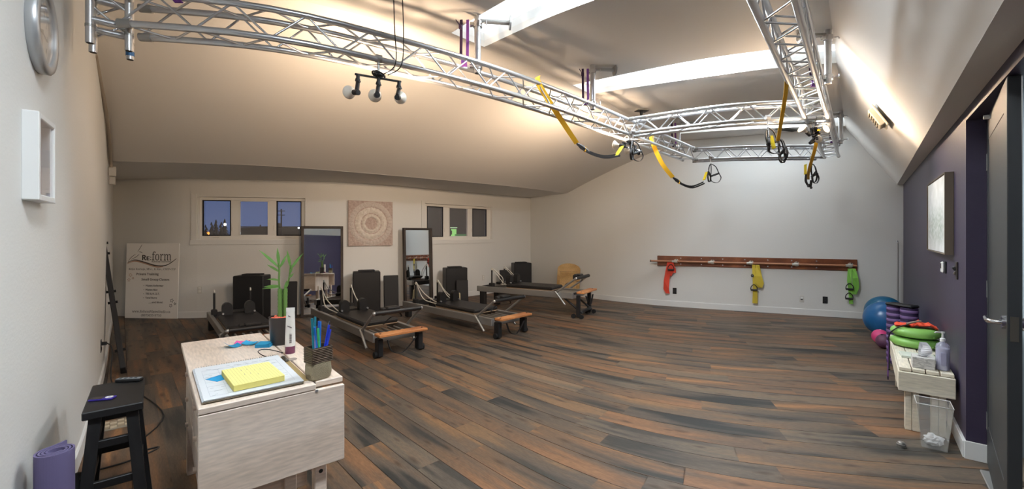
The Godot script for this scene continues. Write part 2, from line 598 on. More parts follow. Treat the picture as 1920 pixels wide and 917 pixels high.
	# level ceiling with the roof light openings
	var sky := [
		[[[-3.0, 1.6], [-1.50, 1.38], [-0.70, 0.85], [0.20, 0.28], [1.06, -0.22], [1.9, -0.55]], [[-2.9, 2.2], [-1.24, 1.70], [-0.46, 1.19], [0.42, 0.63], [1.28, 0.12], [2.1, -0.2]]],
		[[[-1.3, 4.0], [-0.529, 3.71], [-0.044, 3.185], [0.45, 2.75], [1.25, 2.15], [2.2, 1.9]], [[-0.9, 4.6], [-0.26, 3.99], [0.313, 3.43], [0.9, 2.98], [1.62, 2.55], [2.3, 2.4]]],
		[[[0.2, 5.3], [0.692, 5.03], [1.745, 4.35], [2.435, 4.058], [2.97, 3.93], [3.3, 3.9]], [[0.5, 5.8], [0.974, 5.35], [1.947, 4.85], [2.71, 4.52], [3.32, 4.364], [3.6, 4.3]]],
		[[[1.9, 7.3], [2.53, 6.99], [3.30, 6.76], [4.1, 6.58], [5.04, 6.44], [5.5, 6.4]], [[2.4, 7.9], [2.91, 7.48], [3.46, 7.28], [4.3, 7.07], [5.45, 6.925], [5.8, 6.9]]],
	]
	sh = Sh.new()
	var before_line := lines([[-3.0, -1.45], [2.1, -1.45]], 17, FLAT)
	var up := Vector3(0, 0.06, 0)
	for s in sky:
		var edge := plan([s[0][0]] + curve(vecs(s[0].slice(1, 5)), 5).map(func(q): return [q.x, q.y]) + [s[0][5]], FLAT)
		sh.slab(before_line, edge, up)
		sh.slab(plan([s[0][0], s[0][1]], FLAT), plan([s[1][0], s[1][1]], FLAT), up)
		sh.slab(plan([s[0][4], s[0][5]], FLAT), plan([s[1][4], s[1][5]], FLAT), up)
		before_line = plan([s[1][0]] + curve(vecs(s[1].slice(1, 5)), 5).map(func(q): return [q.x, q.y]) + [s[1][5]], FLAT)
	sh.slab(before_line, lines([[2.2, 9.6], [3.3, 8.6], [4.5, 8.0], [6.3, 7.4]], 17, FLAT), up)
	struct_(obj("ceiling", sh, M.ceiling), "level ceiling strip with long roof lights")
	# the roof lights: shaft walls and a lit diffuser
	M.diffuser = glow(Color(0.95, 0.98, 1.0), 1.6)
	for k in 4:
		var near := curve(vecs(sky[k][0].slice(1, 5)), 5)
		var far := curve(vecs(sky[k][1].slice(1, 5)), 5)
		var r := Node3D.new()
		r.name = "window_%d" % (k + 3)
		add_child(r)
		struct_(r, "long white roof light shaft, number %s from the door" % ["one", "two", "three", "four"][k])
		var ring := near + far.duplicate().map(func(q): return q)
		var loop := near.duplicate()
		var back := far.duplicate()
		back.reverse()
		loop = loop + back + [near[0]]
		sh = Sh.new()
		for i in loop.size() - 1:
			var a: Vector2 = loop[i]
			var b: Vector2 = loop[i + 1]
			var mid: Vector2 = (near[near.size() / 2] + far[far.size() / 2]) / 2.0
			var o := Vector2((b - a).y, -(b - a).x).normalized()
			if o.dot(mid - a) > 0.0: o = -o
			sh.slab([V(a.x, a.y, FLAT + 0.058), V(b.x, b.y, FLAT + 0.058)], [V(a.x, a.y, FLAT + 0.36), V(b.x, b.y, FLAT + 0.36)], Vector3(o.x, 0, -o.y) * 0.03)
		obj("shaft", sh, M.white, r)
		var cover := Sh.new().slab(near.map(func(q): return V(q.x, q.y, FLAT + 0.13)), far.map(func(q): return V(q.x, q.y, FLAT + 0.13)), Vector3(0, 0.02, 0))
		obj("diffuser", cover, M.diffuser, r)
	# ceiling fittings
	var g := thing("ceiling_grille", "grey slatted air grille in the ceiling near the end wall", "vent", V(4.62, 7.16, FLAT - 0.008), 0.35)
	obj("frame", Sh.new().box(Vector3.ZERO, Vector3(0.40, 0.012, 0.13), 0.003), mat(C(120, 118, 110), 0.6), g)
	for i in 5:
		obj("slat", Sh.new().box(Vector3(0, -0.008, -0.045 + i * 0.0225), Vector3(0.36, 0.006, 0.012), 0.0, Basis(Vector3.RIGHT, 0.5)), mat(C(80, 78, 72), 0.6), g)
	var det := thing("ceiling_sensor", "small dark sensor on a white plate on the ceiling", "sensor", V(1.82, 6.0, FLAT), 0.3)
	obj("plate", Sh.new().box(Vector3(0, -0.012, 0), Vector3(0.17, 0.022, 0.10), 0.006), mat(C(190, 186, 178), 0.5), det)
	obj("rim", Sh.new().box(Vector3(0, -0.027, 0), Vector3(0.175, 0.006, 0.105), 0.002), M.black, det)
	obj("stem", Sh.new().cyl(Vector3(-0.01, -0.03, 0.01), Vector3(-0.01, -0.085, 0.01), 0.026, 12, 0.016), M.black, det)
	# louvred wall vent on the steep slope
	var e0 := V(1.594, 1.373, EAVE_P)
	var nrm := (V(5.52, 7.07, FLAT) - V(2.36, 3.185, FLAT)).cross(e0 - V(2.36, 3.185, FLAT)).normalized()
	if nrm.y > 0.0: nrm = -nrm
	var eye := Vector3(3.614, 2.542, -4.19)
	var along := (V(5.52, 7.07, FLAT) - V(2.36, 3.185, FLAT)).normalized()
	var down := nrm.cross(along).normalized()
	if down.y > 0.0: down = -down
	eye -= nrm * (eye - e0).dot(nrm)
	var vent := thing("wall_vent", "boxy beige louvred air vent on the steep slope", "vent", eye)
	var vb := Basis(along, -down, nrm)
	if vb.determinant() < 0.0: vb = Basis(-along, -down, nrm)
	vent.basis = vb
	var beige := mat(C(186, 178, 160), 0.6)
	obj("plate", Sh.new().box(Vector3(0, 0, 0.006), Vector3(0.30, 0.24, 0.012), 0.003), beige, vent)
	obj("hood", Sh.new().box(Vector3(0, 0, 0.03), Vector3(0.22, 0.19, 0.05), 0.006), beige, vent)
	for i in 5:
		for j in 2:
			obj("louvre", Sh.new().box(Vector3(-0.05 + j * 0.10, -0.062 + i * 0.031, 0.058), Vector3(0.085, 0.006, 0.016), 0.0, Basis(Vector3.RIGHT, 0.6)), mat(C(120, 112, 98), 0.7), vent)


# ---------- floor ----------
func build_floor() -> void:
	for q in LEFT: floor_poly.append(Vector2(q[0], q[1]))
	for q in win_path.slice(1): floor_poly.append(q)
	for q in end_path.slice(1, -1): floor_poly.append(q)
	for q in [[6.20, 6.76], [2.83, 2.66], [2.9, 2.58], [1.97, 1.46], [1.9, -1.3]]: floor_poly.append(Vector2(q[0], q[1]))
	var wide: PackedVector2Array = Geometry2D.offset_polygon(floor_poly, 0.09)[0]
	var base := Node3D.new()
	base.name = "floor"
	add_child(base)
	struct_(base, "brown and grey wood plank floor")
	var under: PackedVector2Array = Geometry2D.offset_polygon(floor_poly, 0.25)[0]
	obj("subfloor", Sh.new().prism(under, -0.06, -0.012, Transform3D(Basis(Vector3.RIGHT, -PI / 2), Vector3.ZERO)), M.dark_gap, base)
	# plank surfaces: long grey, tan and rust streaks
	var tones := [
		[C(58, 58, 57), C(82, 77, 71), C(99, 90, 81), C(108, 96, 85), C(114, 98, 84), C(128, 102, 81), C(156, 116, 82)],
		[C(66, 64, 61), C(88, 81, 74), C(103, 93, 83), C(111, 98, 86), C(116, 99, 85), C(126, 103, 83), C(148, 114, 84)],
		[C(74, 69, 64), C(96, 84, 74), C(112, 94, 80), C(120, 98, 81), C(128, 100, 79), C(140, 105, 79), C(150, 112, 83)],
		[C(54, 55, 55), C(74, 71, 67), C(90, 82, 75), C(100, 90, 81), C(106, 93, 81), C(116, 98, 82), C(138, 110, 85)],
		[C(76, 73, 69), C(96, 88, 80), C(110, 100, 89), C(119, 107, 94), C(124, 108, 93), C(130, 110, 92), C(144, 120, 97)],
		[C(62, 61, 59), C(88, 79, 71), C(107, 91, 78), C(116, 96, 79), C(124, 99, 79), C(144, 108, 80), C(168, 126, 88)],
	]
	var mats := []
	for i in tones.size():
		var m := mat(C(216, 213, 210), 0.52)
		m.albedo_texture = ImageTexture.create_from_image(wood_image(1024, 64, 300 + i * 11, tones[i], 6.5, 0.26, 9, 0.14))
		m.metallic_specular = 0.35
		mats.append(m)
	# the boards run from the window wall past the camera and swing towards the purple wall
	var bend := [[-1.2, -1.09], [-0.92, -1.088], [-0.866, -1.09], [-0.5, -1.11], [-0.28, -1.08], [0.0, -1.02], [0.175, -0.82], [0.37, -0.5], [0.6, -0.27], [0.85, -0.17], [1.2, -0.1]]
	var slope := func(s: float) -> float:
		for i in bend.size() - 1:
			if s <= bend[i + 1][0]:
				return lerpf(bend[i][1], bend[i + 1][1], clampf((s - bend[i][0]) / (bend[i + 1][0] - bend[i][0]), 0.0, 1.0))
		return bend[-1][1]
	var guide := []        # one board line, drawn at unit size
	var x := 0.6
	var d := 1.0
	while x / d < 1.35 and d > 0.05:      # to the right
		guide.append(Vector2(x, d))
		x += 0.02; d += 0.02 * slope.call(x / d)
	guide.reverse()
	x = 0.6; d = 1.0
	var step := 0.02
	while d < 400.0:
		step = 0.02 * maxf(1.0, d)
		var mm: float = slope.call(x / d)
		x -= step / sqrt(1.0 + mm * mm); d -= mm * step / sqrt(1.0 + mm * mm)
		guide.append(Vector2(x, d))
	var planks := []
	var width := 0.168
	for row in 58:
		var p0 := width * row + 0.05
		var p1 := p0 + width
		if p0 > 9.5: break
		# resample this row by length and cut it into boards inside the room
		var mid := []
		for q in guide:
			mid.append(q * p0)
		var run := 0.0
		var next := rng.randf_range(0.1, 1.0)
		var cur := []
		var last: Vector2 = mid[0]
		for i in range(1, guide.size()):
			var seg: Vector2 = mid[i] - mid[i - 1]
			var L := seg.length()
			if mid[i].length() > 13.0: break
			var parts := maxi(1, int(ceil(L / 0.12)))
			for k in parts:
				var f := float(k + 1) / parts
				var g: Vector2 = guide[i - 1].lerp(guide[i], f)
				run += L / parts
				var tg: Vector2 = (guide[i] - guide[i - 1]).normalized()
				var rr: Vector2 = g * (p1 - p0)
				var inside := Geometry2D.is_point_in_polygon(g * p0 + (rr - tg * rr.dot(tg)) / 2.0, wide)
				if inside:
					cur.append(g)
				if (not inside or run > next) and cur.size():
					if cur.size() > 1: planks.append([p0, p1, cur])
					cur = [cur[-1]] if inside else []
				if run > next:
					next = run + 1.05
	# boards left of the guide's straight end, along the clock wall
	var dirv := Vector2(-0.6766, 0.7363)
	var nv := Vector2(-0.7363, -0.6766)
	for row in 12:
		var o0 := 0.142 * row - 0.052
		var start := rng.randf_range(0.0, 1.0)
		for k in 12:
			var a := -1.5 + start + (k - 1) * 1.05
			var cur := []
			for i in 9:
				var q := dirv * (a + 1.05 * i / 8.0)
				if Geometry2D.is_point_in_polygon(q + nv * (o0 + 0.07), wide): cur.append(q)
			if cur.size() > 1: planks.append([-1.0, o0, cur, nv])
	# largest in view first
	var ranked := []
	for p in planks:
		var c: Vector2 = p[2][p[2].size() / 2]
		var at: Vector2 = c * p[0] if p[0] >= 0.0 else c + p[3] * p[1]
		var dd := maxf(at.y, 0.4)
		var seen: float = float(p[2].size()) / pow(dd, 3.0)
		if at.y < 0.9 or absf(at.x) > dd * 1.25: seen *= 0.0001
		ranked.append([seen, p])
	ranked.sort_custom(func(a, b): return a[0] > b[0])
	var rest := []
	for i in mats.size(): rest.append(null)
	for i in ranked.size():
		var p: Array = ranked[i][1]
		var kind := rng.randi() % mats.size()
		if i < 300:
			var sh := Sh.new()
			plank(sh, p)
			obj("plank", sh, mats[kind], base)
		else:
			if rest[kind] == null: rest[kind] = Sh.new()
			plank(rest[kind], p)
	var am := ArrayMesh.new()
	var used := []
	for i in mats.size():
		if rest[i] != null:
			rest[i].st.commit(am)
			used.append(mats[i])
	var o := MeshInstance3D.new()
	o.name = "far_planks"
	o.mesh = am
	for i in used.size(): o.mesh.surface_set_material(i, used[i])
	o.set_meta("kind", "stuff")
	base.add_child(o, true)
	# doorway threshold
	struct_(obj("trim_3", Sh.new().box(V(2.38, 1.98, 0.004), Vector3(0.10, 0.012, 1.3), 0.004, Basis(Vector3.UP, facing(-0.636, -0.772))), M.alu_brushed), "metal door threshold strip")

func plank(sh: Sh, p: Array) -> void:
	var c: Array = p[2]
	var stepn := maxi(1, int(c.size() / 6.0))
	var pts := []
	for i in range(0, c.size(), stepn): pts.append(c[i])
	if pts[-1] != c[-1]: pts.append(c[-1])
	var a := []
	var b := []
	var g := 0.0016
	for q in pts:
		if p[0] >= 0.0:
			var i: int = pts.find(q)
			var tg: Vector2 = (pts[mini(i + 1, pts.size() - 1)] - pts[maxi(i - 1, 0)]).normalized()
			var rr: Vector2 = q * (p[1] - p[0])
			rr -= tg * rr.dot(tg)
			var qa: Vector2 = q * p[0] + rr.normalized() * g
			var qb: Vector2 = q * p[0] + rr - rr.normalized() * g
			a.append(V(qa.x, qa.y)); b.append(V(qb.x, qb.y))
		else:
			var qa: Vector2 = q + p[3] * (p[1] + g)
			var qb: Vector2 = q + p[3] * (p[1] + 0.142 - g)
			a.append(V(qa.x, qa.y)); b.append(V(qb.x, qb.y))
	a[0] = a[0].lerp(a[1], 0.004); b[0] = b[0].lerp(b[1], 0.004)
	var u := rng.randf() * 0.7
	var v0 := 0.0
	var v1 := 1.0
	if rng.randf() < 0.5: v0 = 1.0; v1 = 0.0
	var low := Vector3(0, -0.012, 0)
	for i in a.size() - 1:
		var du: float = a[i].distance_to(a[i + 1]) / 4.0
		sh.quad(a[i], a[i + 1], b[i + 1], b[i], Vector3.UP, Vector2(u, v0), Vector2(u + du, v0), Vector2(u + du, v1), Vector2(u, v1))
		sh.quad(a[i], a[i + 1], a[i + 1] + low, a[i] + low, a[i] - b[i], Vector2(u, v0), Vector2(u + du, v0), Vector2(u + du, v0), Vector2(u, v0))
		sh.quad(b[i], b[i + 1], b[i + 1] + low, b[i] + low, b[i] - a[i], Vector2(u, v1), Vector2(u + du, v1), Vector2(u + du, v1), Vector2(u, v1))
		u += du
	var n := a.size() - 1
	sh.quad(a[0], b[0], b[0] + low, a[0] + low, a[0] - a[1])
	sh.quad(a[n], b[n], b[n] + low, a[n] + low, a[n] - a[n - 1])


# ---------- windows, door, outdoors ----------
func frame_between(a: Vector2, b: Vector2, y: float) -> Transform3D:
	# origin midway on the wall face, +x from a to b, +z into the room
	var t := (b - a).normalized()
	var x := Vector3(t.x, 0, -t.y)
	var z := x.cross(Vector3.UP)
	var c := (a + b) / 2.0
	return Transform3D(Basis(x, Vector3.UP, z), Vector3(c.x, y, -c.y))

func build_windows() -> void:
	var w := vecs(WIN)
	var set := [[1, 2, 1.285, 2.01, [[0.028, 0.284], [0.361, 0.634], [0.711, 0.948]]], [3, 4, 1.25, 2.01, [[0.05, 0.265], [0.35, 0.63], [0.70, 0.93]]]]
	for k in 2:
		var s: Array = set[k]
		var h: float = s[3] - s[2]
		var xf := frame_between(w[s[0]], w[s[1]], s[2])
		var wd: float = w[s[0]].distance_to(w[s[1]])
		var r := Node3D.new()
		r.name = "window_%d" % (k + 1)
		add_child(r)
		r.transform = xf
		struct_(r, ["three-light window facing the dusk sky", "three-light window facing the dark neighbour wall"][k])
		# lining of the opening
		obj("reveal", Sh.new().box(Vector3(0, 0.004, -0.1), Vector3(wd, 0.008, 0.2)).box(Vector3(0, h - 0.004, -0.1), Vector3(wd, 0.008, 0.2)).box(Vector3(-wd / 2 + 0.004, h / 2, -0.1), Vector3(0.008, h, 0.2)).box(Vector3(wd / 2 - 0.004, h / 2, -0.1), Vector3(0.008, h, 0.2)), M.wall, r)
		obj("casing", Sh.new().box(Vector3(-0.02, -0.04, 0.006), Vector3(wd + 0.18, 0.08, 0.012), 0.003).box(Vector3(-wd / 2 - 0.045, h / 2 + 0.02, 0.006), Vector3(0.09, h + 0.04, 0.012), 0.003), M.wall, r)
		# frame with sashes
		var fr := Sh.new()
		var z := -0.095
		fr.box(Vector3(0, 0.035, z), Vector3(wd - 0.02, 0.07, 0.07), 0.004)
		fr.box(Vector3(0, h - 0.03, z), Vector3(wd - 0.02, 0.06, 0.07), 0.004)
		var edges := [0.0]
		for p in s[4]: edges.append(p[0]); edges.append(p[1])
		edges.append(1.0)
		for i in range(0, edges.size(), 2):
			var x0: float = (edges[i] - 0.5) * wd; var x1: float = (edges[i + 1] - 0.5) * wd
			fr.box(Vector3((x0 + x1) / 2, h / 2, z), Vector3(maxf(x1 - x0, 0.03), h - 0.12, 0.06), 0.004)
		obj("window_frame", fr, M.vinyl, r)
		for i in 3:
			var x0: float = (s[4][i][0] - 0.5) * wd; var x1: float = (s[4][i][1] - 0.5) * wd
			var pw := x1 - x0
			var c := Vector3((x0 + x1) / 2, h / 2 + 0.005, z)
			var sash := obj("sash", Sh.new().box(c + Vector3(0, (h - 0.125) / 2 - 0.008, 0.02), Vector3(pw, 0.016, 0.03)).box(c - Vector3(0, (h - 0.125) / 2 - 0.008, -0.02), Vector3(pw, 0.016, 0.03)).box(c - Vector3(pw / 2 - 0.006, 0, -0.02), Vector3(0.012, h - 0.125, 0.03)).box(c + Vector3(pw / 2 - 0.006, 0, 0.02), Vector3(0.012, h - 0.125, 0.03)), M.black if i != 1 else M.vinyl, r)
			obj("pane", Sh.new().box(c, Vector3(pw, h - 0.125, 0.006)), M.glass, sash)
			if i != 1:
				obj("crank", Sh.new().box(Vector3(c.x, 0.045, z + 0.045), Vector3(0.10, 0.014, 0.02), 0.004), M.vinyl, r)
				obj("latch", Sh.new().box(Vector3(x1 + 0.03 if i == 0 else x0 - 0.03, h * 0.28, z + 0.04), Vector3(0.012, 0.09, 0.015), 0.004), M.vinyl, r)

func build_outside() -> void:
	var dark := mat(C(16, 17, 20), 0.95)
	struct_(obj("floor_outside", Sh.new().box(V(-20, 75, -0.35), Vector3(220, 0.3, 126)), mat(C(24, 26, 28), 0.95)), "dark ground outside the windows")
	var tree_spots := [[-53.1, 74.0, 3.1], [-55.6, 79.0, 3.7], [-58.3, 84.0, 4.3], [-60.7, 89.0, 4.0], [-63.3, 94.0, 4.8]]
	var words := ["shortest dark conifer at the left of the far row", "dark conifer with a broad top in the far row", "dark conifer between two taller ones outside", "tallest dark conifer outside the left window", "low dark conifer at the right of the far row"]
	for i in tree_spots.size():
		var t: Array = tree_spots[i]
		var o := thing("conifer", words[i], "tree", V(t[0], t[1], -0.2), i * 1.3, "conifers across the road")
		obj("trunk", Sh.new().cyl(Vector3.ZERO, Vector3(0, t[2] * 0.4, 0), 0.14, 8, 0.1), dark, o)
		var fol := Sh.new()
		for k in 6:
			var y: float = t[2] * (0.12 + 0.14 * k)
			var prof := [Vector2(t[2] * (0.21 - 0.031 * k), y), Vector2(t[2] * (0.085 - 0.012 * k), y + t[2] * 0.13), Vector2(0.02, y + t[2] * 0.17)]
			fol.lathe(prof, Transform3D(Basis(Vector3.UP, k * 0.7), Vector3(sin(k * 2.0) * 0.1, 0, 0)), 9)
		obj("foliage", fol, mat(C(20, 24, 22), 0.95), o)
	var b := thing("flat_roof_building", "long low dark building across the road", "building", V(-42.6, 78, 0), 0.0)
	obj("wall", Sh.new().box(Vector3(0, 1.0, 0), Vector3(13.5, 2.7, 6)), dark, b)
	obj("roof", Sh.new().box(Vector3(0, 2.50, 0), Vector3(13.8, 0.14, 6.3)), mat(C(12, 12, 14), 0.9), b)
	obj("roof_unit", Sh.new().box(Vector3(-0.6, 2.85, 0), Vector3(1.1, 0.75, 2)), dark, b)
	obj("chimney", Sh.new().cyl(Vector3(-3.4, 2.3, 0), Vector3(-3.4, 2.9, 0), 0.12), dark, b)
	var pole := thing("utility_pole", "thin dark utility pole with crossbars outside", "pole", V(-34.6, 64, -0.2))
	obj("post", Sh.new().cyl(Vector3.ZERO, Vector3(0, 5.2, 0), 0.10, 8), dark, pole)
	for y in [4.3, 4.9]:
		obj("crossbar", Sh.new().box(Vector3(0, y, 0), Vector3(1.1, 0.1, 0.1)), dark, pole)
	var spots := [[-53.8, 80.0, 3.0, 0.16, C(255, 240, 220), "bright street lamp beside the conifers", 14.0], [-53.5, 75.0, 1.35, 0.22, C(255, 150, 60), "orange glowing lamp low behind the left pane", 2.5], [-55.0, 77.0, 1.35, 0.25, C(255, 120, 40), "dim orange glowing lamp at the left pane edge", 1.5], [-48.0, 75.0, 1.4, 0.26, C(190, 220, 230), "pale lit lamp low beside the conifers", 1.2], [-45.0, 70.0, 1.3, 0.22, C(230, 240, 255), "white lamp low at left of the middle pane", 3.0], [-36.0, 72.0, 2.25, 0.10, C(230, 240, 255), "small white lamp on the building roof edge", 6.0]]
	for s in spots:
		var l := thing("street_lamp", s[5], "street lamp", V(s[0], s[1], -0.2))
		obj("post", Sh.new().cyl(Vector3.ZERO, Vector3(0, s[2], 0), 0.05, 6), dark, l)
		obj("bulb", Sh.new().ball(Vector3(0, s[2] + 0.2, 0), Vector3.ONE * s[3] * 1.3, 10, 8), glow(s[4], s[6]), l)
	# neighbour wall seen through the second window
	var nb := thing("neighbour_building", "dark grey neighbour building close outside the right window", "building", V(-1.3, 21.0, 0), facing(0.1, -1.0))
	obj("wall", Sh.new().box(Vector3(0, 2.6, 0), Vector3(9.5, 5.6, 0.3)), mat(C(54, 56, 56), 0.95), nb)
	var lit := obj("window", Sh.new().box(Vector3(-1.55, 1.42, 0.16), Vector3(0.26, 0.34, 0.05)), glow(C(150, 220, 120), 0.9), nb)
	obj("pane", Sh.new().box(Vector3(-1.66, 1.42, 0.19), Vector3(0.06, 0.2, 0.03)), M.black, lit)
	obj("sign", Sh.new().box(Vector3(-1.1, 1.28, 0.16), Vector3(0.8, 0.14, 0.05)), glow(C(90, 150, 90), 0.35), nb)
	obj("sign", Sh.new().box(Vector3(-1.55, 1.66, 0.16), Vector3(0.34, 0.04, 0.05)), glow(C(200, 230, 190), 0.7), nb)

func build_door() -> void:
	var grey := mat(C(46, 49, 51), 0.45)
	# purple door jamb lining and its white baseboard
	struct_(obj("baseboard_door", Sh.new().box(V(2.862, 2.615, 0.055), Vector3(0.012, 0.11, 0.125), 0.002, Basis(Vector3.UP, facing(0.772, -0.636))), M.white))
	var hinge := V(2.925, 2.60, 0.01)
	var free := V(2.215, 1.88, 0.01)
	var dir := (free - hinge).normalized()
	var door := Node3D.new()
	door.name = "door_1"
	add_child(door)
	struct_(door, "dark grey flush door standing open at the purple wall")
	door.position = hinge
	door.basis = Basis(dir, Vector3.UP, dir.cross(Vector3.UP))
	var L := hinge.distance_to(free)
	var H := 2.085
	var fr := Sh.new()
	fr.box(Vector3(0.06, H / 2, 0), Vector3(0.12, H, 0.045), 0.003)
	fr.box(Vector3(L - 0.06, H / 2, 0), Vector3(0.12, H, 0.045), 0.003)
	fr.box(Vector3(L / 2, H - 0.07, 0), Vector3(L - 0.22, 0.14, 0.045), 0.002)
	fr.box(Vector3(L / 2, 0.12, 0), Vector3(L - 0.22, 0.24, 0.045), 0.002)
	obj("frame", fr, grey, door)
	obj("panel", Sh.new().box(Vector3(L / 2, H / 2 + 0.05, 0), Vector3(L - 0.22, H - 0.36, 0.041)), grey, door)
	var inner := 1.0 if door.basis.z.x < 0.0 else -1.0
	for s in [1.0, -1.0]:
		var hd := obj("lever_rose", Sh.new().cyl(Vector3(L - 0.05, 0.985, 0.0225 * s), Vector3(L - 0.05, 0.985, 0.035 * s), 0.030, 18), M.chrome, door)
		obj("lever", Sh.new().tube([Vector3(L - 0.05, 0.985, 0.035 * s), Vector3(L - 0.05, 0.985, 0.065 * s), Vector3(L - 0.065, 0.985, 0.075 * s), Vector3(L - 0.16, 0.985, 0.075 * s)], 0.011, 10), M.chrome, hd)
	obj("latch_plate", Sh.new().box(Vector3(L + 0.001, 0.965, 0), Vector3(0.004, 0.11, 0.026), 0.001), mat(C(96, 92, 84), 0.4, 0.6), door)
	for y in [0.25, 1.05, 1.82]:
		obj("hinge", Sh.new().cyl(Vector3(0.0, y - 0.05, 0.028 * inner), Vector3(0.0, y + 0.05, 0.028 * inner), 0.009, 10).box(Vector3(0.03, y, 0.0235 * inner), Vector3(0.055, 0.1, 0.003)), M.alu_brushed, door)
	obj("door_stop", Sh.new().cyl(Vector3(0.25, H - 0.03, 0.022 * inner), Vector3(0.25, H - 0.03, 0.05 * inner), 0.012, 12), M.white, door)
	# the lobby outside the door
	var lx := [Vector2(2.95, 2.55), Vector2(5.0, 1.2), Vector2(5.0, -1.0), Vector2(2.05, -1.0)]
	var lob := PackedVector2Array([Vector2(2.99, 2.66), Vector2(2.06, 1.53), Vector2(2.06, -1.0), Vector2(4.6, -1.0), Vector2(4.6, 2.66)])
	var flatways := Transform3D(Basis(Vector3.RIGHT, -PI / 2), Vector3.ZERO)
	struct_(obj("floor_lobby", Sh.new().prism(lob, -0.06, -0.004, flatways), mat(C(120, 110, 98), 0.5)), "lobby floor outside the door")
	struct_(obj("ceiling_lobby", Sh.new().prism(lob, 2.36, 2.42, flatways), M.ceiling), "lobby ceiling outside the door")
	struct_(obj("wall_lobby", Sh.new().box(V(4.64, 0.83, 1.2), Vector3(0.08, 2.5, 3.7)).box(V(3.3, -1.04, 1.2), Vector3(2.6, 2.5, 0.08)).box(V(3.83, 2.70, 1.2), Vector3(1.6, 2.5, 0.08)), mat(C(150, 165, 172), 0.8)), "pale blue grey lobby walls outside the door")
	var lamp := thing("lobby_lamp", "bright square lamp on the lobby ceiling", "lamp", V(3.3, 1.5, 2.345))
	obj("panel", Sh.new().box(Vector3.ZERO, Vector3(0.6, 0.02, 0.6), 0.004), glow(Color(0.95, 0.98, 1.0), 1.5), lamp)
	var al := AreaLight3D.new()
	al.name = "lobby_light"
	al.position = Vector3(0, -0.03, 0)
	al.rotation.x = -PI / 2
	al.area_size = Vector2(0.55, 0.55)
	al.light_energy = 5.0
	al.area_range = 12.0
	al.shadow_enabled = true
	lamp.add_child(al)
	var bench := thing("lobby_counter", "white counter in the lobby seen past the door edge", "counter", V(3.75, 2.35, 0), 0.0)
	obj("top", Sh.new().box(Vector3(0, 0.78, 0), Vector3(1.1, 0.12, 0.5), 0.006), M.white, bench)
	for s in [-0.45, 0.45]:
		obj("leg", Sh.new().box(Vector3(s, 0.36, 0), Vector3(0.10, 0.72, 0.40), 0.004), M.white, bench)
	tag(obj("floor_mat", Sh.new().box(V(3.0, 1.6, 0.006), Vector3(0.9, 0.012, 0.9), 0.004), M.rubber), "black rubber mat on the lobby floor", "mat")


# ---------- trusses ----------
const TR := 0.085      # half of the box truss, chord centre to chord centre
const TLOW := 2.55
const THIGH := 2.72

func truss(label: String, path: Array, cells: int) -> Node3D:
	var c := spread(curve(path, 8), cells)
	var root := thing("box_truss", label, "truss", Vector3.ZERO, 0.0, "silver box trusses of the ceiling ring")
	var sides := []
	for i in c.size():
		var t: Vector2 = (c[mini(i + 1, c.size() - 1)] - c[maxi(i - 1, 0)]).normalized()
		sides.append(Vector2(-t.y, t.x))
	var P := func(i: int, s: float, y: float) -> Vector3:
		var q: Vector2 = c[i] + sides[i] * s * TR
		return Vector3(q.x, y, -q.y)
	for y in [TLOW, THIGH]:
		for s in [-1.0, 1.0]:
			obj("chord", Sh.new().tube(range(c.size()).map(func(i): return P.call(i, s, y)), 0.019, 12), M.alu, root)
	for i in c.size() - 1:
		var up := i % 2 == 0
		for s in [-1.0, 1.0]:      # upright faces
			obj("brace", Sh.new().tube([P.call(i, s, TLOW if up else THIGH), P.call(i + 1, s, THIGH if up else TLOW)], 0.0065, 6, false), M.alu, root)
		for y in [TLOW, THIGH]:    # level faces
			obj("brace", Sh.new().tube([P.call(i, -1.0 if up else 1.0, y), P.call(i + 1, 1.0 if up else -1.0, y)], 0.0065, 6, false), M.alu, root)
	for e in [0, c.size() - 1]:
		for s in [-1.0, 1.0]:
			for y in [TLOW, THIGH]:
				var a: Vector3 = P.call(e, s, y)
				var b: Vector3 = P.call(1 if e == 0 else e - 1, s, y)
				obj("coupler", Sh.new().cyl(a, a.lerp(b, 0.35), 0.0235, 12), M.alu_brushed, root)
	return root

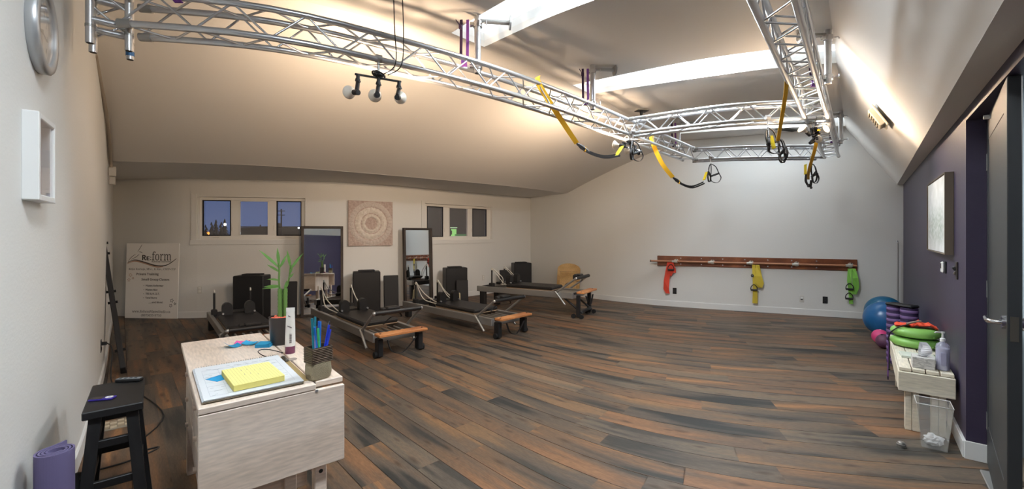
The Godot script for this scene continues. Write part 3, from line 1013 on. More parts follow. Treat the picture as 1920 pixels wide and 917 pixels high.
func build_trusses() -> void:
	truss("long silver box truss along the window side slope", [Vector2(-2.17, 2.42), Vector2(-1.53, 2.56), Vector2(-0.94, 2.89), Vector2(0.0, 3.64), Vector2(1.28, 5.0), Vector2(2.76, 6.68)], 36)
	truss("silver box truss running overhead from the camera to the end wall", [Vector2(0.9, 1.62), Vector2(1.285, 2.1), Vector2(2.485, 3.58), Vector2(4.83, 6.45)], 37)
	truss("middle silver cross truss between the two long trusses", [Vector2(1.40, 5.02), Vector2(1.85, 4.72), Vector2(2.40, 4.45), Vector2(3.10, 4.34)], 11)
	truss("far silver box truss beside the end wall", [Vector2(2.88, 6.78), Vector2(3.60, 6.61), Vector2(4.72, 6.55)], 12)
	# corner block at the clock wall with its four cut-off posts
	var corner := thing("truss_corner_block", "silver truss corner with four open tube ends by clock wall", "truss", V(-2.256, 2.40), 0.7)
	for s in [-1.0, 1.0]:
		for q in [-1.0, 1.0]:
			var at := Vector3(s * 0.078, 0, q * 0.078)
			var post := obj("post", Sh.new().tube([at + Vector3(0, 2.78, 0), at + Vector3(0, 2.42, 0)], 0.019, 14), M.alu, corner)
			obj("bore", Sh.new().cyl(at + Vector3(0, 2.4215, 0), at + Vector3(0, 2.4185, 0), 0.0155, 14), M.cable, post)
			obj("collar", Sh.new().cyl(at + Vector3(0, 2.505, 0), at + Vector3(0, 2.52, 0), 0.021, 14), M.alu_brushed, post)
	for a in [[-1, -1, 1, -1], [1, -1, 1, 1], [1, 1, -1, 1], [-1, 1, -1, -1]]:
		for y in [[2.50, 2.63], [2.63, 2.74]]:
			obj("brace", Sh.new().tube([Vector3(a[0] * 0.078, y[0], a[1] * 0.078), Vector3(a[2] * 0.078, y[1], a[3] * 0.078)], 0.0065, 6, false), M.alu, corner)
		for y in [TLOW, THIGH]:
			obj("chord", Sh.new().tube([Vector3(a[0] * 0.078, y, a[1] * 0.078), Vector3(a[2] * 0.078, y, a[3] * 0.078)], 0.019, 10, false), M.alu, corner)
	obj("tape", Sh.new().cyl(Vector3(0.078, 2.44, -0.078), Vector3(0.078, 2.465, -0.078), 0.0205, 14), mat(C(60, 110, 160), 0.6), corner)
	# hangers: pipe, clamps, arm and wall flange in the roof light shaft
	var hang := [
		[-0.275, 3.42, 0.36, 0.30, "silver pipe hanger at the nearest roof light"],
		[0.835, 4.42, 0.33, 0.33, "silver pipe hanger at the middle roof light, window side"],
		[2.56, 6.56, 0.38, 0.28, "silver pipe hanger beside the far roof light, window side"],
		[2.71, 3.66, -0.30, 0.28, "silver pipe hanger at the middle roof light, purple wall side"],
		[4.70, 6.10, -0.30, 0.30, "silver pipe hanger beside the far roof light, purple wall side"],
	]
	for i in hang.size():
		var h: Array = hang[i]
		var o := thing("truss_hanger", h[4], "pipe hanger", V(h[0], h[1]), 0.0, "pipe hangers carrying the truss ring")
		obj("pipe", Sh.new().cyl(Vector3(0, 2.68, 0), Vector3(0, 3.16, 0), 0.027, 14), M.alu, o)
		obj("bore", Sh.new().cyl(Vector3(0, 2.6815, 0), Vector3(0, 2.6785, 0), 0.023, 14), M.cable, o)
		for y in [2.735, 3.07]:
			var cl := obj("clamp", Sh.new().cyl(Vector3(0, y - 0.022, 0), Vector3(0, y + 0.022, 0), 0.037, 12).box(Vector3(-0.04, y, 0.005), Vector3(0.05, 0.035, 0.03), 0.005), M.chrome, o)
			obj("wing_bolt", Sh.new().cyl(Vector3(0.02, y, 0.02), Vector3(0.065, y, 0.035), 0.005, 6).box(Vector3(0.07, y, 0.036), Vector3(0.008, 0.035, 0.014), 0.003), M.chrome, cl)
		var tip := Vector3(h[2] * 0.7, 3.10, h[3] * -0.1)
		obj("arm", Sh.new().cyl(Vector3(0, 3.10, 0), tip, 0.018, 12), M.alu_brushed, o)
		obj("flange", Sh.new().cyl(tip, tip + (tip - Vector3(0, 3.10, 0)).normalized() * 0.014, 0.055, 18), M.alu_brushed, o)
	# purple straps looped around the chords beside the hangers
	var loops := [[-0.37, 3.32, 0.012, "purple ratchet strap beside the nearest hanger"], [0.74, 4.31, 0.008, "dark purple strap beside the middle window-side hanger"], [2.43, 6.42, 0.008, "dark purple strap beside the far window-side hanger"], [2.66, 3.78, 0.008, "purple strap beside the middle purple-wall hanger"], [4.60, 6.16, 0.008, "purple strap beside the far purple-wall hanger"], [-1.87, 2.40, 0.012, "dark purple strap near the truss corner block"]]
	for i in loops.size():
		var s: Array = loops[i]
		var o := thing("strap", s[3], "strap", V(s[0], s[1]), 0.0, "purple straps holding the truss")
		for x in [-0.025, 0.025]:
			obj("web", Sh.new().strap([Vector3(x, 3.06, 0), Vector3(x, 2.9, 0.005), Vector3(x, 2.74, 0.026)], Vector3(0.022, 0, 0.006), 0.004), M.violet if x > 0.0 else M.dark_violet, o)
		obj("loop", Sh.new().strap(range(9).map(func(k): return Vector3(0.0, 2.72 + cos(PI * k / 8.0) * 0.026, 0.0 + 0.028 * sin(PI * k / 8.0) + 0.002)), Vector3(0.045, 0, 0), 0.005), M.violet if i != 2 else M.dark_violet, o)
		obj("knot", Sh.new().box(Vector3(-0.028, 3.0, 0.012), Vector3(0.03, 0.045, 0.02), 0.008).strap([Vector3(-0.03, 3.0, 0.015), Vector3(-0.05, 3.03, 0.02), Vector3(-0.065, 3.05, 0.02)], Vector3(0, 0.012, 0), 0.003), M.dark_violet, o)


# ---------- lamp clusters ----------
const WARM := Color(1.0, 0.87, 0.73)

func bulb(o: Node3D, top: Vector3, at: Vector3, dir: Vector3, energy: float, angle := 62.0) -> void:
	# socket arm hanging from top, bulb at `at` shining along dir
	dir = dir.normalized()
	var arm := obj("socket_arm", Sh.new().tube([top, top - Vector3(0, 0.03, 0)], 0.012, 10).tube([top - Vector3(0, 0.028, 0), top - Vector3(0.004, 0.045, 0)], 0.016, 10).tube([top - Vector3(0, 0.045, 0), at - dir * 0.09 + Vector3(0, 0.012, 0)], 0.0135, 10).tube([at - dir * 0.105, at - dir * 0.055], 0.0175, 14), M.black, o)
	obj("knob", Sh.new().cyl(top + Vector3(0, -0.055, 0.014), top + Vector3(0.006, -0.055, 0.034), 0.007, 8), M.black, arm)
	var q := Quaternion(Vector3.UP, dir)
	var xf := Transform3D(Basis(q), at)
	var prof := [Vector2(0.012, -0.062), Vector2(0.013, -0.040), Vector2(0.022, -0.022), Vector2(0.038, -0.006), Vector2(0.0435, 0.006), Vector2(0.042, 0.012)]
	var b := obj("bulb", Sh.new().lathe(prof, xf, 22), M.bulb_white, o)
	obj("lens", Sh.new().lathe([Vector2(0.042, 0.012), Vector2(0.031, 0.0175), Vector2(0.014, 0.020), Vector2(0.0, 0.0205)], xf, 22), M.bulb_lit, b)
	var s := SpotLight3D.new()
	s.name = "bulb_light"
	o.add_child(s, true)
	s.position = at + dir * 0.026
	s.basis = Basis.looking_at(dir)
	s.light_color = WARM
	s.light_energy = energy
	s.spot_angle = angle
	s.spot_angle_attenuation = 0.9
	s.light_size = 0.03
	s.spot_range = 30.0
	s.spot_attenuation = 2.0
	s.shadow_enabled = true

func tangle(at: Vector3, r: float, seed_: int) -> Sh:
	var sh := Sh.new()
	var g := RandomNumberGenerator.new()
	g.seed = seed_
	for k in 9:
		var ax := Vector3(g.randf_range(-1, 1), g.randf_range(-1, 1), g.randf_range(-1, 1)).normalized()
		var bx := ax.cross(Vector3(0.3, 1, 0.2)).normalized()
		var cx := ax.cross(bx)
		var rr := r * g.randf_range(0.6, 1.25)
		sh.tube(range(13).map(func(i): return at + bx * cos(TAU * i / 12.0) * rr + cx * sin(TAU * i / 12.0) * rr * 0.55), 0.0045, 6, false)
	sh.ball(at, Vector3(r * 0.7, r * 0.55, r * 0.7), 10, 8)
	return sh

func cluster(label: String, at: Vector3, turn: float, spots: Array) -> Node3D:
	var o := thing("lamp_cluster", label, "lamp", at, turn, "warm spot lamp clusters on the truss")
	obj("clamp", Sh.new().cyl(Vector3(-0.02, 0.128, 0), Vector3(0.02, 0.128, 0), 0.026, 12).box(Vector3(0, 0.10, 0), Vector3(0.02, 0.03, 0.024), 0.004).cyl(Vector3(0, 0.09, 0), Vector3(0, 0.03, 0), 0.009, 8), M.alu_brushed, o)
	obj("cable_coil", tangle(Vector3(0, 0.022, 0), 0.036, 5), M.cable, o)
	obj("bar", Sh.new().box(Vector3.ZERO, Vector3(0.30, 0.012, 0.014), 0.002), M.black, o)
	for s in spots:
		bulb(o, s[0], s[1], s[2], s[3], s[4] if s.size() > 4 else 62.0)
	return o

func build_lamps() -> void:
	M.bulb_white = mat(C(235, 228, 215), 0.3)
	M.bulb_lit = glow(Color(1.0, 0.9, 0.74), 7.0)
	var away := Vector3(-0.4, 0.28, -1.0)
	var a := cluster("lamp bar with three reflector bulbs below the long truss", V(-0.885, 2.83, 2.428), 0.5, [])
	# local frame of the bar: x along the truss
	var inv := a.basis.inverse()
	for s in [[-0.13, Vector3(-0.055, -0.115, 0.0), Vector3(-0.8, 0.22, -0.65), 0.7, 72.0], [0.0, Vector3(-0.03, -0.11, -0.02), Vector3(-0.45, 0.25, -0.9), 2.4, 72.0], [0.135, Vector3(0.0, -0.10, -0.03), Vector3(-0.05, 0.3, -1.0), 2.5, 75.0]]:
		var top := Vector3(s[0], 0, 0)
		bulb(a, top, top + inv * s[1], inv * s[2], s[3], s[4])
	for k in 2:
		var w := obj("cable", Sh.new().tube(curve([Vector3(0.03 + 0.03 * k, 0.03, 0), Vector3(0.10 + 0.04 * k, 0.10, 0.05), Vector3(0.09 + 0.06 * k, 0.35, 0.06), Vector3(0.07 + 0.05 * k, 0.71, 0.1)], 6), 0.0035, 6), M.cable, a)
	var b := cluster("lamp cluster at the joint of the cross truss", V(1.36, 4.93, 2.425), 0.75, [])
	inv = b.basis.inverse()
	for s in [[-0.10, Vector3(-0.12, -0.02, 0.02), Vector3(-0.9, 0.22, -0.5), 2.8], [0.02, Vector3(-0.02, -0.06, -0.05), Vector3(-0.5, 0.3, -0.9), 2.6], [0.12, Vector3(0.05, -0.07, -0.06), Vector3(0.2, 0.3, -1.0), 0.5]]:
		var top := Vector3(s[0], 0, 0)
		bulb(b, top, top + inv * s[1], inv * s[2], s[3], 75.0)
	var c := cluster("lamp cluster with a glaring bulb under the right truss", V(3.06, 4.33, 2.425), 0.9, [])
	inv = c.basis.inverse()
	for s in [[-0.11, Vector3(-0.10, 0.01, 0.0), Vector3(-0.8, 0.55, 0.15), 0.9], [0.02, Vector3(0.05, 0.01, 0.09), Vector3(0.3, 0.3, 0.9), 1.7], [0.11, Vector3(0.05, -0.05, -0.02), Vector3(0.95, 0.45, -0.2), 0.55]]:
		var top := Vector3(s[0], 0, 0)
		bulb(c, top, top + inv * s[1], inv * s[2], s[3], 72.0)


# ---------- suspension trainers ----------
func sling_end(o: Node3D, pts: Array, grip: Vector3, lift: float) -> void:
	# black adjuster straps from the yellow web through pts to the handles at grip
	for s in [-1.0, 1.0]:
		var p := curve(pts.map(func(q): return q + Vector3(0, -0.012 * s, 0.018 * s)), 5)
		obj("webbing", Sh.new().strap(p, Vector3(0, 0.02, 0.008), 0.004), M.black, o)

func handles(o: Node3D, at: Vector3, size: float, turn: float) -> void:
	for k in 2:
		var b := Basis(Vector3.UP, turn + k * 0.9) * Basis(Vector3.BACK, 0.35 - 0.75 * k)
		var p := func(x: float, y: float) -> Vector3: return at + b * (Vector3(x, y, 0.012 * k) * size)
		var h := obj("handle_loop", Sh.new().tube(curve([p.call(0.0, 0.0), p.call(-0.30, -0.35), p.call(-0.36, -0.95)], 5), 0.0065, 6).tube(curve([p.call(0.0, 0.0), p.call(0.30, -0.35), p.call(0.36, -0.95)], 5), 0.0065, 6), M.black, o)
		obj("grip", Sh.new().cyl(p.call(-0.38, -0.95), p.call(0.38, -0.95), 0.014, 12), mat(C(46, 48, 50), 0.8), h)
		obj("foot_cradle", Sh.new().strap(curve([p.call(-0.34, -0.9), p.call(-0.40, -1.35), p.call(0.0, -1.62), p.call(0.40, -1.35), p.call(0.34, -0.9)], 5), b * Vector3(0, 0, 0.022), 0.004), M.black, h)

func sling(label: String, web: Array, width: Vector3, black: Array, yel: Array, grip: Vector3, size: float, turn: float) -> Node3D:
	var o := thing("suspension_trainer", label, "strap", Vector3.ZERO, 0.0, "yellow and black suspension trainers")
	obj("yellow_web", Sh.new().strap(curve(web, 5), width, 0.004), M.yellow, o)
	if black.size():
		obj("buckle", Sh.new().tube([black[0], black[0].lerp(black[1], 0.45), black[1]], [0.010, 0.024, 0.016], 8), M.black, o)
		obj("buckle_tag", Sh.new().box(black[0].lerp(black[1], 0.7), Vector3(0.016, 0.05, 0.045), 0.003), M.yellow, o)
		sling_end(o, black, grip, 0.0)
	obj("yellow_pad", Sh.new().strap(yel, Vector3(0.028, 0.01, 0.02), 0.016), M.bright_yellow, o)
	handles(o, grip, size, turn)
	obj("hook", Sh.new().cyl(grip + Vector3(0, 0.015, 0), grip + Vector3(0, 0.10, 0), 0.006, 8).cyl(grip + Vector3(-0.02, 0.10, 0), grip + Vector3(0.02, 0.10, 0), 0.024, 12), M.alu, o)
	return o

func build_slings() -> void:
	var o: Node3D
	sling("suspension trainer sagging between the long truss and the joint lamp", [V(0.225, 3.72, 2.765), V(0.24, 3.75, 2.70), V(0.45, 4.05, 2.50), V(0.66, 4.35, 2.315)], Vector3(0.045, 0.025, -0.01), [V(0.66, 4.35, 2.315), V(0.80, 4.47, 2.25), V(1.0, 4.62, 2.225), V(1.20, 4.75, 2.27)], [V(1.15, 4.73, 2.255), V(1.235, 4.79, 2.37)], V(1.36, 4.80, 2.44), 0.15, 0.2)
	sling("suspension trainer sagging between the long truss and the far truss", [V(1.80, 5.52, 2.65), V(1.87, 5.6, 2.52), V(2.04, 5.78, 2.33), V(2.27, 6.02, 2.185)], Vector3(0.055, 0.03, -0.01), [V(2.27, 6.02, 2.185), V(2.44, 6.15, 2.11), V(2.66, 6.3, 2.08), V(2.88, 6.4, 2.155)], [V(2.89, 6.42, 2.20), V(2.94, 6.45, 2.32)], V(3.04, 6.53, 2.46), 0.19, 0.0)
	o = sling("suspension trainer hanging from the right truss to the cross truss", [V(2.01, 3.12, 2.57), V(2.15, 3.35, 2.51), V(2.40, 3.80, 2.41), V(2.63, 4.22, 2.31)], Vector3(0.045, 0.0, -0.02), [], [V(2.585, 4.26, 2.37), V(2.61, 4.25, 2.24)], V(2.565, 4.28, 2.46), 0.17, 0.2)
	handles(o, V(2.645, 4.22, 2.33), 0.15, 0.6)
	o = sling("suspension trainer folded up under the glaring lamp cluster", [V(3.34, 4.65, 2.53), V(3.62, 5.1, 2.40), V(4.0, 5.75, 2.24), V(4.36, 6.28, 2.19)], Vector3(0.055, 0.0, -0.02), [], [V(4.36, 6.34, 2.42), V(4.36, 6.34, 2.27)], V(4.50, 6.40, 2.44), 0.19, 0.4)
	obj("webbing", Sh.new().strap(curve([V(4.36, 6.32, 2.27), V(4.34, 6.3, 2.16), V(4.40, 6.3, 2.08), V(4.42, 6.3, 2.18)], 5), Vector3(0.03, 0, 0.01), 0.006), M.black, o)
	obj("buckle", Sh.new().box(V(4.385, 6.3, 2.10), Vector3(0.05, 0.05, 0.03), 0.01).box(V(4.41, 6.29, 2.07), Vector3(0.03, 0.035, 0.03), 0.008), M.black, o)


# ---------- reformers ----------
func reformer(label: String, front: Vector3, turn: float, t: float, L: float, fold: float, ropes := true) -> void:
	var o := thing("pilates_reformer", label, "exercise machine", front, turn, "pilates reformers along the window wall")
	var W := 0.26
	for s in [-1.0, 1.0]:
		obj("rail", Sh.new().box(Vector3(s * W, t - 0.05, -0.22 - (L - 0.22) / 2), Vector3(0.045, 0.10, L - 0.22), 0.006), M.alu_brushed, o)
	obj("front_crossbeam", Sh.new().box(Vector3(0, t - 0.06, -0.25), Vector3(2 * W, 0.09, 0.05), 0.005), M.alu_brushed, o)
	obj("rear_crossbeam", Sh.new().box(Vector3(0, t - 0.06, -L + 0.03), Vector3(2 * W, 0.09, 0.05), 0.005), M.black, o)
	# feet
	for s in [-1.0, 1.0]:
		var f := obj("leg", Sh.new().box(Vector3(s * (W - 0.01), t / 2 - 0.01, -0.13), Vector3(0.06, t - 0.05, 0.10 if t < 0.3 else 0.06), 0.008), M.black, o)
		for z in ([-0.06, -0.20] if t > 0.3 else [-0.13]):
			obj("wheel", Sh.new().cyl(Vector3(s * (W + 0.01), 0.036, z), Vector3(s * (W + 0.05), 0.036, z), 0.036, 16), M.rubber, f)
		obj("leg", Sh.new().box(Vector3(s * (W - 0.02), t / 2 - 0.03, -L + 0.12), Vector3(0.07, t - 0.06, 0.12), 0.008), M.black, o)
		if t > 0.3:
			obj("strut", Sh.new().tube([Vector3(s * (W - 0.04), 0.08, -0.07), Vector3(s * (W - 0.04), t - 0.08, -0.42)], 0.018, 8), M.black, o)
	if t > 0.3:
		obj("stretcher", Sh.new().box(Vector3(0, 0.10, -0.10), Vector3(2 * W - 0.08, 0.04, 0.05), 0.006), M.black, o)
	# wooden standing platform
	var pl := obj("standing_platform", Sh.new().box(Vector3(0, t + 0.012, -0.075), Vector3(0.60, 0.03, 0.14), 0.005), M.orange_wood, o)
	for s in [-1.0, 1.0]:
		obj("bolt", Sh.new().cyl(Vector3(s * 0.26, t + 0.026, -0.075), Vector3(s * 0.26, t + 0.031, -0.075), 0.012, 10), M.black, pl)
	# carriage
	var car := obj("carriage", Sh.new().box(Vector3(0, t + 0.035, -1.08), Vector3(0.47, 0.055, 0.92), 0.018), M.black_vinyl, o)
	obj("carriage_base", Sh.new().box(Vector3(0, t + 0.002, -1.08), Vector3(0.46, 0.014, 0.90), 0.003), mat(C(150, 128, 104), 0.6), car)
	for s in [-1.0, 1.0]:
		var poly := PackedVector2Array()
		poly.append(Vector2(-0.06, 0.0))
		poly.append(Vector2(0.06, 0.0))
		for k in 9:
			var an := PI * k / 8.0
			poly.append(Vector2(cos(an) * 0.058, 0.10 + sin(an) * 0.062))
		var sr := obj("shoulder_rest", Sh.new().prism(poly, -0.045, 0.045, Transform3D(Basis(), Vector3(s * 0.13, t + 0.062, -1.52))), M.black_vinyl, o)
		obj("knob", Sh.new().cyl(Vector3(s * 0.18, t + 0.085, -1.48), Vector3(s * 0.18, t + 0.085, -1.45), 0.012, 10), M.alu, sr)
	obj("headrest", Sh.new().box(Vector3(0, t + 0.055, -1.70), Vector3(0.26, 0.045, 0.26), 0.018), M.black_vinyl, o)
	# foot bar
	var tip := Vector3(0, t + 0.36 * sin(fold), -0.52 + 0.5 * cos(fold))
	for s in [-1.0, 1.0]:
		var piv := Vector3(s * 0.295, t - 0.015, -0.52)
		var end := Vector3(s * 0.295, tip.y, tip.z)
		var arm := obj("footbar_arm", Sh.new().tube([piv, end], 0.017, 8), M.alu_brushed, o)
		obj("brace", Sh.new().tube([piv + Vector3(s * 0.012, 0.02, 0.0), Vector3(s * 0.307, t - 0.20 if t > 0.3 else 0.07, -0.34)], 0.016, 8), M.alu_brushed, arm)
		obj("cap", Sh.new().ball(end, Vector3.ONE * 0.022, 10, 8), M.alu, arm)
	obj("footbar", Sh.new().tube([Vector3(-0.285, tip.y, tip.z), Vector3(0.285, tip.y, tip.z)], 0.028, 14), M.black_vinyl, o)
	obj("footbar_strap", Sh.new().strap(curve([Vector3(0.0, tip.y, tip.z - 0.03), Vector3(0.06, tip.y - 0.08, tip.z - 0.05), Vector3(0.05, t + 0.12, -0.45), Vector3(-0.03, t + 0.03, -0.50)], 5), Vector3(0.016, 0, 0.008), 0.004), M.black, o)
	obj("footbar_pad", Sh.new().box(Vector3(-0.06, tip.y + 0.035, tip.z - 0.05), Vector3(0.16, 0.035, 0.12), 0.012).box(Vector3(-0.16, tip.y + 0.0, tip.z - 0.07), Vector3(0.06, 0.09, 0.07), 0.012), M.black_vinyl, o)
	# springs
	for k in 5:
		obj("spring", Sh.new().tube([Vector3(-0.16 + 0.08 * k, t - 0.035, -0.24), Vector3(-0.16 + 0.08 * k, t - 0.035, -0.60)], 0.013, 8), M.alu_brushed, o)
	obj("spring_bar", Sh.new().box(Vector3(0, t - 0.02, -0.22), Vector3(0.44, 0.03, 0.03), 0.004), M.black, o)
	obj("loop_strap", Sh.new().strap(curve([Vector3(-0.2, t - 0.04, -0.02), Vector3(-0.17, maxf(t - 0.16, 0.06), 0.02), Vector3(-0.02, maxf(t - 0.20, 0.045), 0.0), Vector3(0.16, t - 0.06, -0.03)], 5), Vector3(0, 0.006, 0.026), 0.005), M.black, o)
	# risers, pulleys and ropes
	for s in [-1.0, 1.0]:
		var top := Vector3(s * 0.22, t + 0.30, -L + 0.30)
		var r := obj("riser", Sh.new().tube([Vector3(s * 0.22, t - 0.02, -L + 0.30), top], 0.014, 10), M.black, o)
		obj("pulley", Sh.new().cyl(top + Vector3(-0.008, 0.02, 0.01), top + Vector3(0.008, 0.02, 0.01), 0.024, 14), M.rope, r)
		obj("riser_base", Sh.new().box(Vector3(s * 0.22, t + 0.02, -L + 0.30), Vector3(0.07, 0.09, 0.10), 0.01), M.black, r)
		if ropes:
			obj("rope", Sh.new().tube(curve([top + Vector3(0, 0.035, 0.02), top + Vector3(-s * 0.01, -0.12, 0.22), Vector3(s * 0.19, t + 0.075, -1.62), Vector3(s * 0.17, t + 0.07, -1.50)], 6), 0.0075, 6), M.rope, o)
			obj("rope", Sh.new().tube(curve([top + Vector3(0.012, 0.0, 0.02), top + Vector3(s * 0.02, -0.2, 0.24), Vector3(s * 0.21, t + 0.05, -1.66), Vector3(s * 0.2, t + 0.05, -1.5)], 6), 0.0075, 6), M.rope, o)

func build_reformers() -> void:
	reformer("low reformer half hidden behind the desk plant", V(-2.72, 4.62), facing(0.647, -0.762), 0.25, 2.36, 0.35, false)
	reformer("low reformer with an orange platform in front of the dark mirror", V(-1.22, 4.86), facing(0.663, -0.748), 0.25, 2.50, 0.75)
	reformer("low reformer with an orange platform in front of the bright mirror", V(0.08, 5.76), facing(0.724, -0.69), 0.25, 2.40, 0.75)
	reformer("tall-legged reformer in the far corner by the end wall", V(1.33, 7.16), facing(0.86, -0.51), 0.41, 2.15, 0.75)


# ---------- along the window wall ----------
func padded_box(label: String, at: Vector3, turn: float, w: float, h: float, dp: float) -> void:
	var o := thing("padded_box", label, "padded box", at, turn, "black padded sitting boxes by the window wall")
	obj("body", Sh.new().box(Vector3(0, h / 2, 0), Vector3(w, h, dp), 0.012), M.black_vinyl, o)
	obj("top_pad", Sh.new().box(Vector3(0, h + 0.010, -dp * 0.1), Vector3(w * 0.62, 0.022, dp * 0.6), 0.009), M.black_board, o)
	obj("seam", Sh.new().box(Vector3(-w * 0.36, h / 2, dp / 2 + 0.001), Vector3(0.006, h - 0.03, 0.004)), M.black, o)

func panel_board(label: String, at: Vector3, turn: float, w: float, h: float, lean: float) -> void:
	var o := thing("padded_board", label, "padded board", at, turn, "black boards leaning by the window wall")
	o.basis = Basis(Vector3.UP, turn) * Basis(Vector3.RIGHT, -lean)
	obj("board", Sh.new().box(Vector3(0, h / 2, -0.02), Vector3(w, h, 0.04), 0.008), M.black_board, o)
	obj("edge_trim", Sh.new().box(Vector3(0, h - 0.004, -0.02), Vector3(w * 0.96, 0.012, 0.03), 0.004), M.black, o)

func big_mirror(label: String, at: Vector3, turn: float, w: float, h: float, lean: float) -> void:
	var o := thing("leaning_mirror", label, "mirror", at, turn, "tall framed mirrors leaning on the window wall")
	o.basis = Basis(Vector3.UP, turn) * Basis(Vector3.RIGHT, -lean)
	var b := 0.042
	for s in [-1.0, 1.0]:
		obj("frame_side", Sh.new().box(Vector3(s * (w / 2 - b / 2), h / 2, -0.03), Vector3(b, h, 0.06), 0.004), M.frame_wood, o)
	obj("frame_top", Sh.new().box(Vector3(0, h - b / 2, -0.03), Vector3(w - 2 * b, b, 0.06), 0.004), M.frame_wood, o)
	obj("frame_bottom", Sh.new().box(Vector3(0, b / 2, -0.03), Vector3(w - 2 * b, b, 0.06), 0.004), M.frame_wood, o)
	obj("mirror_glass", Sh.new().box(Vector3(0, h / 2, -0.04), Vector3(w - 2 * b + 0.01, h - 2 * b + 0.01, 0.008)), M.mirror, o)

func outlet(label: String, xf: Transform3D, dark: bool, kind := 0) -> void:
	var o := thing("wall_outlet", label, "outlet")
	o.transform = xf
	var body := mat(C(28, 27, 27), 0.5) if dark else mat(C(206, 204, 198), 0.4)
	obj("plate", Sh.new().box(Vector3(0, 0, 0.004), Vector3(0.07, 0.115, 0.008), 0.003), body, o)
	for s in [-1.0, 1.0]:
		if kind == 0:
			obj("socket", Sh.new().box(Vector3(0, s * 0.024, 0.009), Vector3(0.034, 0.034, 0.004), 0.002), M.black if dark else M.vinyl, o)
	if kind == 1:
		obj("rocker", Sh.new().box(Vector3(0, 0.008, 0.012), Vector3(0.034, 0.03, 0.012), 0.003), M.white, o)
		obj("slot", Sh.new().box(Vector3(0, -0.016, 0.009), Vector3(0.03, 0.014, 0.004), 0.001), M.black_board, o)

func on_wall(path: Array, x: float, y: float) -> Transform3D:
	# the point of a wall run at plan position x, facing the room
	for i in path.size() - 1:
		var a := V2(path[i]); var b := V2(path[i + 1])
		if absf(b.x - a.x) < 1e-6: continue
		var t := (x - a.x) / (b.x - a.x)
		if t >= -0.001 and t <= 1.001:
			var xf := frame_between(a, b, y)
			var q := a.lerp(b, t)
			xf.origin = Vector3(q.x, y, -q.y)
			if xf.basis.z.dot(Vector3(0.2, 0, -3.5) - Vector3(q.x, 0, -q.y)) < 0.0:
				xf.basis = Basis(-xf.basis.x, Vector3.UP, -xf.basis.z)
			return xf
	return Transform3D()

func words(parent: Node, text: String, font: Font, x: float, y: float, wide: float, tall: float, m: Material, z: float, left := true) -> void:
	var t := TextMesh.new()
	t.text = text
	t.font = font
	t.font_size = 48
	t.pixel_size = 0.01
	t.depth = 0.02
	t.curve_step = 1.5
	var box := t.get_aabb()
	var o := MeshInstance3D.new()
	o.name = "lettering"
	o.mesh = t
	o.material_override = m
	var s := Vector3(wide / maxf(box.size.x, 0.001), tall / maxf(box.size.y, 0.001), 0.03)
	o.scale = s
	o.position = Vector3(x - box.position.x * s.x if left else x - wide / 2 - box.position.x * s.x, y - box.position.y * s.y, z)
	parent.add_child(o, true)

func star(sh: Sh, c: Vector2, r: float, z: float, turn: float) -> void:
	var p := []
	for k in 11:
		var rr := r if k % 2 == 0 else r * 0.45
		var a := turn + TAU * k / 10.0
		p.append(Vector3(c.x + sin(a) * rr, c.y + cos(a) * rr, z))
	for k in 10:
		var d: Vector3 = (p[k + 1] - p[k]).cross(Vector3.BACK).normalized() * 0.0028
		sh.quad(p[k] - d, p[k] + d, p[k + 1] + d, p[k + 1] - d, Vector3.BACK)

